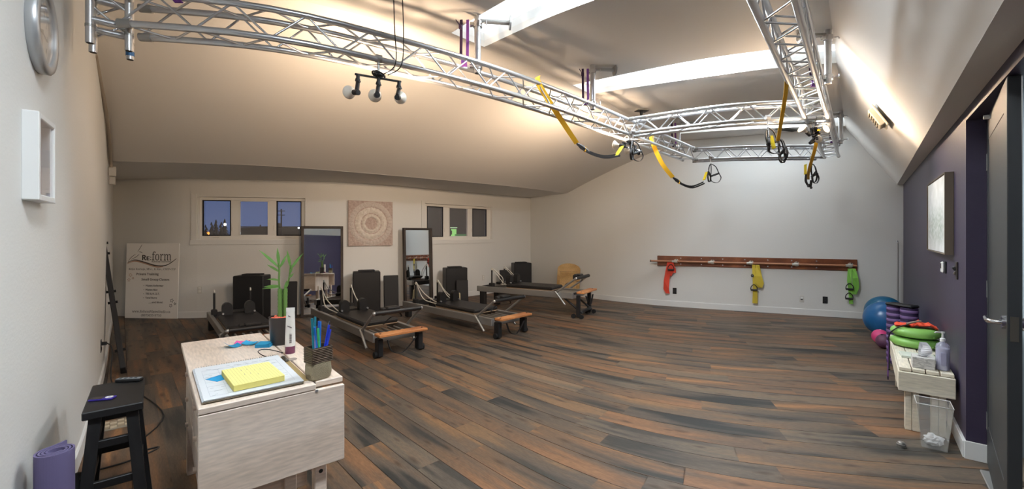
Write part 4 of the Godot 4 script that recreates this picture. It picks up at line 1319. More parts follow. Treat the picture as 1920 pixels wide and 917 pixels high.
func build_window_side() -> void:
	padded_box("black padded box behind the half-hidden reformer", V(-4.14, 6.80), facing(0.12, -1.0), 0.45, 0.73, 0.28)
	panel_board("narrow black board leaning beside the plant", V(-3.64, 7.02), facing(0.25, -1.0), 0.17, 0.60, 0.06)
	padded_box("black padded box between the two mirrors", V(-2.55, 7.48), facing(0.38, -1.0), 0.45, 0.73, 0.28)
	panel_board("black board leaning at right of the box between mirrors", V(-2.18, 7.72), facing(0.45, -1.0), 0.26, 0.63, 0.08)
	padded_box("black padded box under the right window", V(-1.16, 8.68), facing(0.5, -1.0), 0.45, 0.70, 0.26)
	panel_board("small black board leaning against the box under window", V(-0.98, 8.50), facing(0.4, -1.0), 0.24, 0.46, 0.10)
	padded_box("black padded box in the far corner", V(0.22, 10.05), facing(0.3, -1.0), 0.43, 0.70, 0.26)
	panel_board("low black board beside the far corner box", V(-0.14, 9.78), facing(0.4, -1.0), 0.26, 0.55, 0.08)
	var cream := thing("headrest_plate", "small cream rounded plate standing by the bright mirror reformer", "plate", V(-1.07, 8.1), facing(0.3, -1.0))
	cream.basis = cream.basis * Basis(Vector3.RIGHT, -0.12)
	obj("plate", Sh.new().box(Vector3(0, 0.13, 0), Vector3(0.19, 0.26, 0.03), 0.012), mat(C(196, 184, 150), 0.6), cream)
	obj("foot", Sh.new().box(Vector3(0, 0.012, 0), Vector3(0.12, 0.024, 0.06), 0.006), M.black, cream)
	big_mirror("tall dark framed mirror reflecting the purple wall", V(-3.19, 7.18), facing(0.42, -1.0), 0.655, 1.52, 0.046)
	big_mirror("tall dark framed mirror reflecting the pale end wall", V(-1.78, 8.24), facing(1.12, -1.0), 0.66, 1.50, 0.03)
	# plaster relief with rings
	var xf := on_wall(win_path, -2.591, 1.575)
	var art := thing("relief_panel", "square pinkish plaster relief panel of concentric rings", "wall art")
	art.transform = xf
	var sh := Sh.new()
	var n := 72
	var S := 0.80
	var rough := noise(71, 3.0, 3)
	var H := func(i: int, j: int) -> Vector3:
		var x := (float(i) / n - 0.5) * S
		var y := (float(j) / n - 0.5) * S * 1.02
		var r := Vector2(x, y).length() / (S / 2)
		var an := atan2(y, x)
		var z := 0.03
		if r > 0.26 and r < 0.42: z += 0.024 * sin((r - 0.26) / 0.16 * PI)
		if r > 0.46 and r < 0.72: z += 0.026 * sin((r - 0.46) / 0.26 * PI)
		if r > 0.74 and r < 0.98: z += 0.016 * sin((r - 0.74) / 0.24 * PI) + 0.004 * sin(an * 34.0) * sin((r - 0.74) / 0.24 * PI)
		z += rough.get_noise_2d(x * 9.0, y * 9.0) * 0.005
		return Vector3(x, y, z)
	for i in n:
		for j in n:
			sh.quad(H.call(i, j), H.call(i + 1, j), H.call(i + 1, j + 1), H.call(i, j + 1), Vector3.BACK, Vector2(i, n - j) / n, Vector2(i + 1, n - j) / n, Vector2(i + 1, n - j - 1) / n, Vector2(i, n - j - 1) / n)
	var clay := mat(Color.WHITE, 0.8)
	# dry-brushed paint: rings whiter than the rosy ground
	var im := Image.create(256, 256, false, Image.FORMAT_RGB8)
	var cl := noise(72, 0.05, 4)
	var fray := noise(73, 0.12, 3)
	for x in 256:
		for y in 256:
			var r := Vector2(x - 128, y - 128).length() / 128.0 + fray.get_noise_2d(x, y) * 0.03
			var k := clampf(0.5 + cl.get_noise_2d(x, y), 0, 1)
			var c := C(172, 152, 142).lerp(C(192, 174, 164), k)
			if r > 0.27 and r < 0.43 or r > 0.47 and r < 0.72: c = C(204, 194, 182).lerp(C(222, 214, 204), k)
			elif r > 0.76 and r < 0.98: c = C(184, 170, 160).lerp(C(212, 202, 194), clampf(0.5 + 1.4 * fray.get_noise_2d(x * 2.0, y * 2.0), 0, 1))
			im.set_pixel(x, y, c)
	clay.albedo_texture = ImageTexture.create_from_image(im)
	obj("relief", sh, clay, art)
	obj("edge", Sh.new().box(Vector3(0, 0, 0.014), Vector3(S, S * 1.02, 0.028), 0.002), mat(C(150, 132, 120), 0.8), art)
	# poster board leaning in the corner
	var po := thing("poster_board", "white studio poster board leaning in the left corner", "poster", V(-5.925, 7.0), facing(-0.075, -1.0))
	po.basis = po.basis * Basis(Vector3.RIGHT, -0.03)
	var PW := 0.925
	var PH := 1.23
	obj("sheet", Sh.new().box(Vector3(0, PH / 2, -0.006), Vector3(PW, PH, 0.012), 0.002), mat(C(232, 229, 224), 0.7), po)
	var sans := SystemFont.new()
	sans.font_names = PackedStringArray(["Droid Sans"])
	sans.font_weight = 700
	var serif := SystemFont.new()
	serif.font_names = PackedStringArray(["Droid Serif"])
	var ital := SystemFont.new()
	ital.font_names = PackedStringArray(["Droid Serif"])
	ital.font_italic = true
	var ink := mat(C(58, 54, 52), 0.8)
	var z := 0.0006
	var X := func(px: float) -> float: return ((px - 70.0) / 578.0 - 0.5) * PW
	var Y := func(py: float) -> float: return PH * (1.0 - (py - 95.0) / 775.0)
	var put := func(text: String, font: Font, x0: float, x1: float, base: float, tall: float) -> void:
		words(po, text, font, X.call(x0), Y.call(base), X.call(x1) - X.call(x0), tall / 775.0 * PH, ink, z)
	put.call("R", sans, 245, 290, 270, 54)
	put.call("E", sans, 294, 326, 270, 40)
	put.call(":", sans, 336, 345, 268, 34)
	put.call("form", ital, 352, 565, 272, 92)
	put.call("PILATES AND CONDITIONING", sans, 352, 570, 291, 11)
	put.call("Reija Kariaja, MSc., R.Kin., CSEP-CEP", ital, 100, 615, 378, 27)
	put.call("Private Training", sans, 188, 432, 434, 34)
	put.call("Small Group Classes", sans, 245, 550, 488, 32)
	put.call("Pilates Reformer", sans, 293, 487, 543, 20)
	put.call("Pilates Mat", sans, 293, 423, 585, 20)
	put.call("TRX & H.I.I.T.", sans, 293, 447, 627, 20)
	put.call("Total Barre", sans, 293, 420, 668, 20)
	put.call(".....and More!", sans, 330, 485, 714, 20)
	put.call("www.ReformPilatesStudio.ca", serif, 150, 568, 812, 26)
	put.call("(807)633-9750", serif, 252, 472, 854, 28)
	var marks := Sh.new()
	for py in [533, 575, 617, 658]:
		marks.box(Vector3(X.call(272), Y.call(py), z), Vector3(0.009, 0.009, 0.001))
	for s in [[583, 685, 0.034, 0.2], [573, 737, 0.030, 0.5], [618, 717, 0.022, -0.2]]:
		star(marks, Vector2(X.call(s[0]), Y.call(s[1])), s[2], z, s[3])
	var stroke := func(pts: Array, w: float) -> void:
		var p := curve(pts.map(func(q): return Vector3(X.call(q[0]), Y.call(q[1]), z)), 6)
		for i in p.size() - 1:
			var dv: Vector3 = (p[i + 1] - p[i]).cross(Vector3.BACK).normalized() * w * (0.35 + 0.65 * sin(PI * (i + 0.5) / p.size()))
			marks.quad(p[i] - dv, p[i] + dv, p[i + 1] + dv, p[i + 1] - dv, Vector3.BACK)
	stroke.call([[192, 182], [215, 150], [240, 108]], 0.004)
	stroke.call([[88, 292], [120, 245], [170, 208]], 0.004)
	stroke.call([[125, 262], [175, 238], [212, 208]], 0.004)
	stroke.call([[205, 182], [230, 186], [248, 198]], 0.004)
	stroke.call([[85, 296], [160, 268], [260, 288], [400, 325], [520, 318], [622, 252]], 0.009)
	obj("print_mark", marks, ink, po).set_meta("kind", "stuff")
	var tan_ := Sh.new()
	marks = tan_
	for s in [[120, 425, 0.034, 0.3], [105, 475, 0.030, 0.0], [150, 457, 0.020, 0.5]]:
		star(tan_, Vector2(X.call(s[0]), Y.call(s[1])), s[2], z, s[3])
	var p2 := curve([[82, 306], [160, 280], [260, 298], [400, 338], [480, 334]].map(func(q): return Vector3(X.call(q[0]), Y.call(q[1]), z)), 6)
	for i in p2.size() - 1:
		var dv: Vector3 = (p2[i + 1] - p2[i]).cross(Vector3.BACK).normalized() * 0.011 * (0.35 + 0.65 * sin(PI * (i + 0.5) / p2.size()))
		tan_.quad(p2[i] - dv, p2[i] + dv, p2[i + 1] + dv, p2[i + 1] - dv, Vector3.BACK)
	obj("print_mark", tan_, mat(C(186, 150, 128), 0.8), po).set_meta("kind", "stuff")
	outlet("white outlet on the window wall left of the reformer posts", on_wall(win_path, -5.157, 0.46), false)
	outlet("white outlet on the window wall near the far corner", on_wall(win_path, -0.658, 0.38), false)


# ---------- end wall ----------
func band(label: String, at: Transform3D, m: Material, folds: Array, loops: Array) -> void:
	var o := thing("resistance_band", label, "resistance band", Vector3.ZERO, 0.0, "resistance bands hung on the rail")
	o.transform = at
	for f in folds:
		var p := []
		var w := []
		for k in f.size():
			p.append(Vector3(f[k][0], f[k][1], 0.07 + 0.012 * sin(k * 1.3)))
			w.append(Vector3(f[k][2], 0, 0.02 * cos(k * 1.9)))
		obj("band", Sh.new().strap(p, w, 0.004), m, o)
	for l in loops:
		var c := Vector3(l[0], l[1], 0.10)
		var s: float = l[2]
		var h := obj("handle", Sh.new().tube([c + Vector3(-s, 0, 0), c + Vector3(s, 0, 0)], 0.016, 10), M.black, o)
		obj("handle_strap", Sh.new().tube(curve([c + Vector3(-s, 0, 0), c + Vector3(-s * 0.85, s * 1.1, 0), c + Vector3(0, s * 1.9, 0), c + Vector3(s * 0.85, s * 1.1, 0), c + Vector3(s, 0, 0)], 4), 0.007, 6), M.black, h)

func build_end_wall() -> void:
	var a := Vector2(3.40, 7.98); var b := Vector2(6.20, 6.76)
	var A := on_wall(end_path, 2.824, 0.0)
	var B := on_wall(end_path, 5.658, 0.0)
	var L := A.origin.distance_to(B.origin)
	var xf := Transform3D(A.basis, (A.origin + B.origin) / 2.0)
	xf.basis = frame_between(a, b, 0).basis
	var board := thing("rail_board", "long dark brown wooden board with a round wooden rail", "wall board")
	board.transform = Transform3D(xf.basis, xf.origin + Vector3(0, 0.87, 0))
	obj("board", Sh.new().box(Vector3(0, 0, 0.018), Vector3(L, 0.19, 0.036), 0.004), M.rail_wood, board)
	obj("rail", Sh.new().cyl(Vector3(-L / 2 - 0.11, -0.005, 0.085), Vector3(L / 2 - 0.02, -0.005, 0.085), 0.017, 14), M.dowel, board)
	obj("rail_end", Sh.new().cyl(Vector3(-L / 2 - 0.13, -0.005, 0.085), Vector3(-L / 2 - 0.11, -0.005, 0.085), 0.020, 14), mat(C(96, 74, 58), 0.7), board)
	for k in 5:
		var x: float = -L / 2 + L * [0.10, 0.30, 0.50, 0.72, 0.96][k]
		var br := obj("bracket", Sh.new().box(Vector3(x, -0.005, 0.085), Vector3(0.10, 0.04, 0.04), 0.008).cyl(Vector3(x + 0.03, 0, 0.036), Vector3(x + 0.03, 0, 0.085), 0.014, 10).cyl(Vector3(x + 0.03, 0, 0.036), Vector3(x + 0.03, 0, 0.046), 0.042, 14), mat(C(205, 200, 190), 0.3, 0.5), board)
		obj("screw", Sh.new().cyl(Vector3(x + 0.03, 0.025, 0.085), Vector3(x + 0.03, 0.045, 0.09), 0.008, 8), M.chrome, br)
	for k in 7:
		for s in [-1.0, 1.0]:
			obj("bolt", Sh.new().cyl(Vector3(-L / 2 + 0.42 + k * (L - 0.8) / 6.5, s * 0.055, 0.036), Vector3(-L / 2 + 0.42 + k * (L - 0.8) / 6.5, s * 0.055, 0.042), 0.011, 10), M.alu, board)
	var at := func(x: float, y: float) -> Transform3D: return on_wall(end_path, x, y)
	band("red orange resistance band hung at the left rail end", at.call(3.022, 0.85), mat(C(226, 74, 52), 0.7), [[[0.0, 0.02, 0.07], [-0.02, -0.15, 0.09], [-0.05, -0.35, 0.10], [-0.06, -0.52, 0.10], [-0.03, -0.60, 0.07]], [[0.03, 0.02, 0.06], [0.05, -0.10, 0.10], [0.03, -0.20, 0.08], [0.02, -0.27, 0.03]], [[0.02, 0.0, 0.05], [0.08, -0.12, 0.07], [0.10, -0.20, 0.04]]], [[0.03, -0.145, 0.055]])
	band("yellow resistance band hung at the rail centre", at.call(4.320, 0.84), mat(C(206, 184, 62), 0.7), [[[-0.03, 0.0, 0.05], [-0.02, -0.2, 0.06], [-0.01, -0.45, 0.07], [-0.01, -0.68, 0.08]], [[0.03, 0.0, 0.05], [0.05, -0.2, 0.09], [0.06, -0.32, 0.13], [0.05, -0.40, 0.10]]], [[-0.03, -0.44, 0.05], [-0.055, -0.20, 0.018]])
	band("lime green resistance band hung at the right rail end", at.call(5.580, 0.82), mat(C(134, 200, 84), 0.7), [[[-0.03, 0.0, 0.05], [-0.04, -0.2, 0.06], [-0.02, -0.4, 0.06], [-0.01, -0.58, 0.05]], [[0.02, 0.0, 0.05], [0.04, -0.15, 0.08], [0.05, -0.3, 0.09], [0.03, -0.42, 0.06]]], [[-0.04, -0.335, 0.05], [-0.045, -0.49, 0.05]])
	outlet("black outlet below the red orange band", at.call(3.099, 0.30), true)
	outlet("white switch plate between the yellow and green bands", at.call(4.956, 0.28), false, 1)
	outlet("black outlet at left of the green band", at.call(5.261, 0.275), true)
	# maple board leaning on the end wall
	var mb := thing("jump_board", "arched pale maple board leaning against the end wall", "wooden board", V(1.22, 9.42), facing(-0.5, -0.8))
	mb.basis = mb.basis * Basis(Vector3.RIGHT, -0.12)
	var poly := PackedVector2Array([Vector2(-0.27, 0.0), Vector2(0.27, 0.0)])
	for k in 13:
		var an := PI * k / 12.0
		poly.append(Vector2(cos(an) * 0.27, 0.60 + sin(an) * 0.13))
	obj("board", Sh.new().prism(poly, -0.025, 0.0), M.maple, mb)
	obj("inset_panel", Sh.new().box(Vector3(0, 0.27, 0.004), Vector3(0.40, 0.52, 0.012), 0.003), M.maple, mb)
	obj("groove", Sh.new().box(Vector3(0, 0.545, 0.002), Vector3(0.42, 0.006, 0.005)), mat(C(110, 84, 52), 0.7), mb)
	# slim steel pole with a hook in the corner
	var pole := thing("corner_pole", "slim steel pole with hook in the purple wall corner", "pole", V(6.06, 6.70))
	obj("shaft", Sh.new().cyl(Vector3.ZERO, Vector3(0, 1.24, 0), 0.010, 10), M.alu_brushed, pole)
	obj("hook", Sh.new().tube(curve([Vector3(0, 1.24, 0), Vector3(0, 1.27, 0), Vector3(-0.025, 1.275, 0.01), Vector3(-0.03, 1.25, 0.01)], 5), 0.007, 8), M.alu, pole)


# ---------- desk ----------
func build_desk() -> void:
	var T := 0.75
	var o := thing("drop_leaf_desk", "whitewashed birch drop-leaf desk with drawers", "desk", V(-1.159, 1.571), 0.0)
	# local x along the near edge, local z towards the camera; origin at the near left corner
	var ex := Vector3(0.765, 0, -0.644).normalized()
	var ez := ex.cross(Vector3.UP)
	o.basis = Basis(ex, Vector3.UP, ez)
	var Wd := 0.535
	var Lg := 1.24
	var cut := 0.415
	obj("tabletop", Sh.new().box(Vector3(cut / 2, T - 0.0125, -Lg / 2), Vector3(cut - 0.004, 0.025, Lg), 0.003), M.birch, o)
	obj("leaf_top", Sh.new().box(Vector3(cut + (Wd - cut) / 2 + 0.002, T - 0.0125, -Lg / 2 + 0.02), Vector3(Wd - cut - 0.004, 0.025, Lg - 0.1), 0.003), M.birch, o)
	obj("hanging_leaf", Sh.new().box(Vector3(Wd / 2, 0.555, -0.012), Vector3(Wd - 0.004, 0.335, 0.022), 0.003), M.birch, o)
	obj("hinge", Sh.new().box(Vector3(cut, T - 0.03, 0.0), Vector3(0.012, 0.012, 0.006), 0.001), M.alu, o)
	var side := obj("carcass", Sh.new().box(Vector3(0.22, 0.50, -Lg / 2 - 0.02), Vector3(0.36, 0.44, Lg - 0.14), 0.003), M.birch, o)
	for k in 3:
		var dr := obj("drawer", Sh.new().box(Vector3(0.034, 0.64 - k * 0.135, -0.36), Vector3(0.022, 0.125, 0.56), 0.003), M.birch, o)
		obj("handle", Sh.new().cyl(Vector3(0.020, 0.64 - k * 0.135, -0.36), Vector3(0.008, 0.64 - k * 0.135, -0.36), 0.012, 12), M.birch, dr)
		var dr2 := obj("drawer", Sh.new().box(Vector3(0.034, 0.64 - k * 0.135, -0.93), Vector3(0.022, 0.125, 0.50), 0.003), M.birch, o)
		obj("handle", Sh.new().cyl(Vector3(0.020, 0.64 - k * 0.135, -0.93), Vector3(0.008, 0.64 - k * 0.135, -0.93), 0.012, 12), M.birch, dr2)
	for q in [[0.05, -0.06], [0.05, -Lg + 0.08], [Wd - 0.09, -0.07], [Wd - 0.13, -0.10 - 0.9], [0.33, -0.10]]:
		var lg := obj("leg", Sh.new().box(Vector3(q[0], 0.20, q[1]), Vector3(0.05, 0.40, 0.05), 0.004), M.birch, o)
		if q[0] > 0.4:
			obj("bolt_hole", Sh.new().cyl(Vector3(q[0], 0.345, q[1] + 0.0245), Vector3(q[0], 0.345, q[1] + 0.026), 0.009, 12), M.cable, lg)
	# things on the top: local desk coordinates
	var on := func(x: float, z: float, y := 0.0) -> Vector3: return o.transform * Vector3(x, T + y, z)
	var dt := o.rotation.y
	# spiral calendar on a clipboard
	var paper := mat(C(206, 210, 214), 0.8)
	var cal := thing("spiral_calendar", "open white spiral calendar lying on the desk", "calendar", on.call(0.195, -0.285, 0.0), dt)
	obj("cover", Sh.new().box(Vector3(0, 0.006, 0), Vector3(0.355, 0.004, 0.505), 0.001), mat(C(120, 108, 88), 0.8), cal)
	for k in 3:
		obj("sheet", Sh.new().box(Vector3(0.003 * k - 0.004, 0.0102 + k * 0.0026, 0.002 * k), Vector3(0.35, 0.0022, 0.50), 0.0005), paper, cal)
	for k in 34:
		obj("coil", Sh.new().tube([Vector3(-0.165 + k * 0.01, 0.004, -0.249), Vector3(-0.165 + k * 0.01, 0.019, -0.254), Vector3(-0.165 + k * 0.01, 0.018, -0.241)], 0.0011, 5, false), mat(C(200, 200, 198), 0.4), cal)
	var inkm := mat(C(120, 128, 140), 0.8)
	var print_ := Sh.new()
	var g := RandomNumberGenerator.new()
	g.seed = 9
	for i in 7:
		print_.box(Vector3(0.0, 0.0170, -0.17 + i * 0.065), Vector3(0.30, 0.0003, 0.0009))
	for i in 6:
		print_.box(Vector3(-0.15 + i * 0.06, 0.0170, 0.025), Vector3(0.0009, 0.0003, 0.39))
	obj("ruled_line", print_, mat(C(176, 182, 190), 0.8), cal).set_meta("kind", "stuff")
	var scrib := Sh.new()
	for i in 60:
		var c := Vector3(g.randf_range(-0.15, 0.14), 0.0171, g.randf_range(-0.20, 0.22))
		scrib.box(c, Vector3(g.randf_range(0.008, 0.026), 0.0003, 0.0013), 0.0, Basis(Vector3.UP, g.randf_range(-0.1, 0.1)))
	obj("handwriting", scrib, inkm, cal).set_meta("kind", "stuff")
	var clip := thing("clipboard", "brown clipboard edge with metal clip under the calendar", "clipboard", on.call(0.32, -0.30, 0.0), dt)
	obj("board", Sh.new().box(Vector3(0, 0.002, 0), Vector3(0.17, 0.0036, 0.47), 0.001), mat(C(150, 128, 84), 0.7), clip)
	obj("clip", Sh.new().box(Vector3(0.070, 0.009, -0.16), Vector3(0.018, 0.012, 0.09), 0.003), mat(C(120, 116, 106), 0.3, 0.9), clip)
	var bs := thing("sticky_note", "blue sticky note tucked under the yellow pad", "sticky note", on.call(0.10, -0.30, 0.0172), dt + 0.5, "sticky notes on the desk")
	obj("sheet", Sh.new().box(Vector3.ZERO, Vector3(0.076, 0.0008, 0.076)), mat(C(30, 150, 205), 0.7), bs)
	obj("glue_edge", Sh.new().box(Vector3(0, 0.0006, -0.033), Vector3(0.076, 0.0004, 0.008)), mat(C(24, 138, 192), 0.7), bs)
	var pad := thing("note_pad", "thick yellow lined note pad on the calendar", "note pad", on.call(0.207, -0.20, 0.0178), dt + 0.05)
	obj("stack", Sh.new().box(Vector3(0, 0.0115, 0), Vector3(0.185, 0.023, 0.265), 0.001), mat(C(232, 218, 124), 0.75), pad)
	obj("cover_sheet", Sh.new().box(Vector3(0.001, 0.0236, 0.0), Vector3(0.186, 0.0012, 0.266), 0.0004), mat(C(236, 226, 142), 0.75), pad)
	var rl := Sh.new()
	for i in 16:
		rl.box(Vector3(-0.085 + i * 0.0113, 0.0243, 0), Vector3(0.0009, 0.0003, 0.26))
	obj("ruled_line", rl, mat(C(190, 180, 130), 0.8), pad).set_meta("kind", "stuff")
	var hw := Sh.new()
	for i in 7:
		hw.box(Vector3(-0.03 + 0.022 * (i % 4), 0.0244, -0.07 + 0.035 * (i / 2)), Vector3(0.0014, 0.0003, g.randf_range(0.010, 0.02)))
	obj("handwriting", hw, mat(C(150, 150, 140), 0.8), pad).set_meta("kind", "stuff")
	# sticky notes at the far end
	var sticky := func(label: String, at: Vector3, turn: float, c: Color, curl: float) -> void:
		var s := thing("sticky_note", label, "sticky note", at, turn, "sticky notes on the desk")
		var p := []
		for k in 7:
			var f := k / 6.0
			p.append(Vector3(-0.038 + 0.076 * f * (1.0 - 0.1 * curl), 0.001 + curl * 0.022 * pow(absf(f - 0.6) / 0.6, 2.0), 0))
		obj("sheet", Sh.new().strap(p, Vector3(0, 0, 0.076), 0.0008), mat(c, 0.7), s)
		obj("glue_edge", Sh.new().box(Vector3(p[4].x, p[4].y + 0.001, 0), Vector3(0.008, 0.0004, 0.074)), mat(c * 0.94, 0.7), s)
	sticky.call("curled blue sticky note at the desk back", V(-1.5930, 2.4413, 0.750) + Vector3(0, 0.001, 0), dt + 0.15, C(40, 160, 210), 1.0)
	sticky.call("pink sticky note between the blue ones", V(-1.5934, 2.5243, 0.750) + Vector3(0, 0.001, 0), dt - 0.3, C(226, 96, 170), 0.3)
	sticky.call("flat blue sticky note beside the blue stack", V(-1.5312, 2.5000, 0.750) + Vector3(0, 0.003, 0), dt - 0.5, C(44, 165, 215), 0.5)
	var bp := thing("sticky_note_block", "thick block of blue sticky notes", "sticky notes", V(-1.4196, 2.4528, 0.750), dt - 0.55)
	obj("stack", Sh.new().box(Vector3(0, 0.009, 0), Vector3(0.078, 0.018, 0.078), 0.001), mat(C(24, 128, 172), 0.75), bp)
	obj("top_sheet", Sh.new().strap(curve([Vector3(-0.039, 0.0205, 0), Vector3(-0.01, 0.0190, 0), Vector3(0.02, 0.0195, 0), Vector3(0.039, 0.025, 0)], 3), Vector3(0, 0, 0.078), 0.0008), mat(C(44, 168, 216), 0.75), bp)
	var tie := thing("cable_tie", "thin black cable tie curled on the desk", "cable tie")
	obj("strip", Sh.new().tube(curve([V(-1.2518, 2.2107, 0.752), V(-1.3243, 2.2638, 0.752), V(-1.3863, 2.3299, 0.752), V(-1.3909, 2.3725, 0.752), V(-1.3374, 2.3671, 0.752), V(-1.2497, 2.3143, 0.752)], 5), 0.0022, 6), M.cable, tie)
	obj("head", Sh.new().box(V(-1.2402, 2.3020, 0.754), Vector3(0.008, 0.007, 0.008), 0.002), M.cable, tie)
	# lotion tube standing on its cap
	var lt := thing("lotion_tube", "white lotion tube standing on its purple cap", "tube", V(-1.2018, 2.3111, 0.750), 0.3)
	obj("cap", Sh.new().lathe([Vector2(0.0, 0.0), Vector2(0.0235, 0.0), Vector2(0.0245, 0.003), Vector2(0.0245, 0.040), Vector2(0.0, 0.040)], Transform3D(), 22), mat(C(112, 56, 82), 0.35), lt)
	var body := Sh.new()
	for i in 10:
		for k in 20:
			var q := []
			for e in [[i, k], [i, k + 1], [i + 1, k + 1], [i + 1, k]]:
				var f: float = e[0] / 10.0
				var an: float = TAU * e[1] / 20.0
				q.append(Vector3(cos(an) * lerpf(0.0265, 0.021, f) + 0.002 * f, 0.040 + 0.185 * f, sin(an) * lerpf(0.0245, 0.002, f)))
			body.quad(q[0], q[1], q[2], q[3], (q[0] + q[2]) / 2 - Vector3(0, (q[0].y + q[2].y) / 2, 0))
	obj("body", body, mat(C(222, 216, 208), 0.4), lt)
	obj("crimp", Sh.new().box(Vector3(0.002, 0.235, 0), Vector3(0.043, 0.022, 0.002), 0.0008), mat(C(228, 224, 218), 0.4), lt)
	var bar := Sh.new()
	for k in 9:
		bar.box(Vector3(0.006 + 0.0004 * (k % 2), 0.062 + k * 0.0055, 0.0242 - 0.00062 * k), Vector3(0.011, 0.0022, 0.0012))
	bar.box(Vector3(0.0, 0.145, 0.0155), Vector3(0.024, 0.004, 0.0012), 0.0, Basis(Vector3.BACK, -0.5))
	bar.box(Vector3(-0.002, 0.200, 0.0085), Vector3(0.014, 0.003, 0.0012), 0.0, Basis(Vector3.BACK, -0.6))
	obj("print_mark", bar, mat(C(84, 70, 74), 0.7), lt).set_meta("kind", "stuff")
	var disc := thing("shade_disc", "flat grey disc added in place of shade beside the lotion tube", "disc", V(-1.1327, 2.1941, 0.750))  # added flat disc, its grey stands in for shade at the tube foot
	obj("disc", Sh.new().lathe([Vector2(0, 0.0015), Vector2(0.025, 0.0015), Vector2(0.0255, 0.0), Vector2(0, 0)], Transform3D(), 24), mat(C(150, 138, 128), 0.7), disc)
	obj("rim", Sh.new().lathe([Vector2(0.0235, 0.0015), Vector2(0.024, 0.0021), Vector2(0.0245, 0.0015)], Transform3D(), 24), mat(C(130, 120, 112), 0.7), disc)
	# lucky bamboo
	var pot := thing("bamboo_plant", "lucky bamboo in a black pot with orange pebbles", "plant", V(-1.3597, 2.5121, 0.750), 0.0)
	obj("pot", Sh.new().lathe([Vector2(0.0, 0.0), Vector2(0.052, 0.0), Vector2(0.056, 0.006), Vector2(0.064, 0.155), Vector2(0.066, 0.160), Vector2(0.060, 0.160), Vector2(0.057, 0.135), Vector2(0.0, 0.135)], Transform3D(), 26), mat(C(48, 44, 44), 0.35), pot)
	g.seed = 31
	var coral := mat(C(226, 110, 84), 0.6)
	for k in 22:
		var an := g.randf() * TAU
		var rr := sqrt(g.randf()) * 0.047
		obj("pebble", Sh.new().ball(Vector3(cos(an) * rr, 0.147 + g.randf() * 0.009, sin(an) * rr), Vector3(0.011, 0.008, 0.0095) * g.randf_range(0.8, 1.1), 7, 5), coral, pot)
	var cane := mat(C(96, 130, 62), 0.45)
	var leafm := mat(C(108, 156, 74), 0.5)
	leafm.backlight_enabled = true
	leafm.backlight = Color(0.10, 0.16, 0.05)
	var low := func(v: Vector3) -> Vector3: return Vector3(v.x, 0.13 + (v.y - 0.13) * 0.645, v.z)
	var stalks := [[Vector3(-0.006, 0.13, 0.0), Vector3(-0.012, 0.43, -0.01), 0.0125], [Vector3(0.018, 0.13, -0.012), Vector3(0.018, 0.43, -0.016), 0.0105], [Vector3(0.004, 0.13, -0.026), Vector3(0.004, 0.42, -0.03), 0.011]]
	for s in stalks:
		s[0] = low.call(s[0]); s[1] = low.call(s[1])
		var pts := []
		var rad := []
		for k in 9:
			for e in [0.0, 0.35, 0.9]:
				var f: float = (k + e) / 9.0
				pts.append(s[0].lerp(s[1], f))
				rad.append(s[2] * (1.10 if e == 0.0 else 0.97))
		obj("cane", Sh.new().tube(pts, rad, 12), cane, pot)
	var shoots := [
		[[Vector3(-0.014, 0.42, -0.01), Vector3(-0.018, 0.50, -0.01), Vector3(-0.016, 0.60, -0.01), Vector3(-0.02, 0.66, -0.01)], 0.0055],
		[[Vector3(0.014, 0.42, -0.02), Vector3(0.034, 0.50, -0.02), Vector3(0.042, 0.58, -0.02), Vector3(0.046, 0.64, -0.02)], 0.005],
	]
	for s in shoots:
		obj("stem", Sh.new().tube(curve(s[0].map(low), 4), s[1], 8), cane, pot)
	var leaf := func(a: Vector3, b: Vector3, droop: float, w: float) -> void:
		a = low.call(a); b = low.call(b); droop *= 0.65
		var p := []
		var wd := []
		var dirl := (b - a).normalized()
		var sd := dirl.cross(Vector3(0.2, 0.3, 1.0)).normalized()
		if absf(sd.y) > 0.75: sd = (sd + Vector3(0.5, 0, 0.3)).normalized()
		for k in 8:
			var f := k / 7.0
			p.append(a.lerp(b, f) + Vector3(0, -droop * f * f, 0))
			wd.append(sd * maxf(w * sin(PI * clampf(0.12 + f * 0.88, 0.0, 1.0)), 0.0012))
		obj("leaf", Sh.new().strap(p, wd, 0.0008), leafm, pot)
	leaf.call(Vector3(-0.018, 0.62, -0.01), Vector3(-0.13, 0.80, 0.0), 0.02, 0.016)
	leaf.call(Vector3(-0.018, 0.64, -0.01), Vector3(-0.022, 0.80, 0.0), 0.0, 0.018)
	leaf.call(Vector3(-0.016, 0.58, -0.01), Vector3(-0.07, 0.66, 0.02), 0.01, 0.015)
	leaf.call(Vector3(-0.014, 0.62, -0.01), Vector3(0.035, 0.73, 0.0), -0.01, 0.016)
	leaf.call(Vector3(-0.016, 0.50, -0.01), Vector3(-0.075, 0.545, 0.02), 0.03, 0.014)
	leaf.call(Vector3(-0.014, 0.45, -0.01), Vector3(-0.085, 0.475, 0.03), 0.025, 0.015)
	leaf.call(Vector3(-0.012, 0.44, -0.01), Vector3(-0.10, 0.45, 0.02), 0.02, 0.014)
	leaf.call(Vector3(0.044, 0.60, -0.02), Vector3(0.13, 0.77, 0.0), 0.02, 0.016)
	leaf.call(Vector3(0.046, 0.62, -0.02), Vector3(0.035, 0.78, 0.0), 0.0, 0.016)
	leaf.call(Vector3(0.036, 0.52, -0.02), Vector3(0.075, 0.57, 0.0), 0.0, 0.013)
	leaf.call(Vector3(0.040, 0.56, -0.02), Vector3(0.068, 0.63, 0.0), 0.0, 0.013)
	leaf.call(Vector3(0.016, 0.43, -0.02), Vector3(0.045, 0.485, 0.0), 0.0, 0.013)
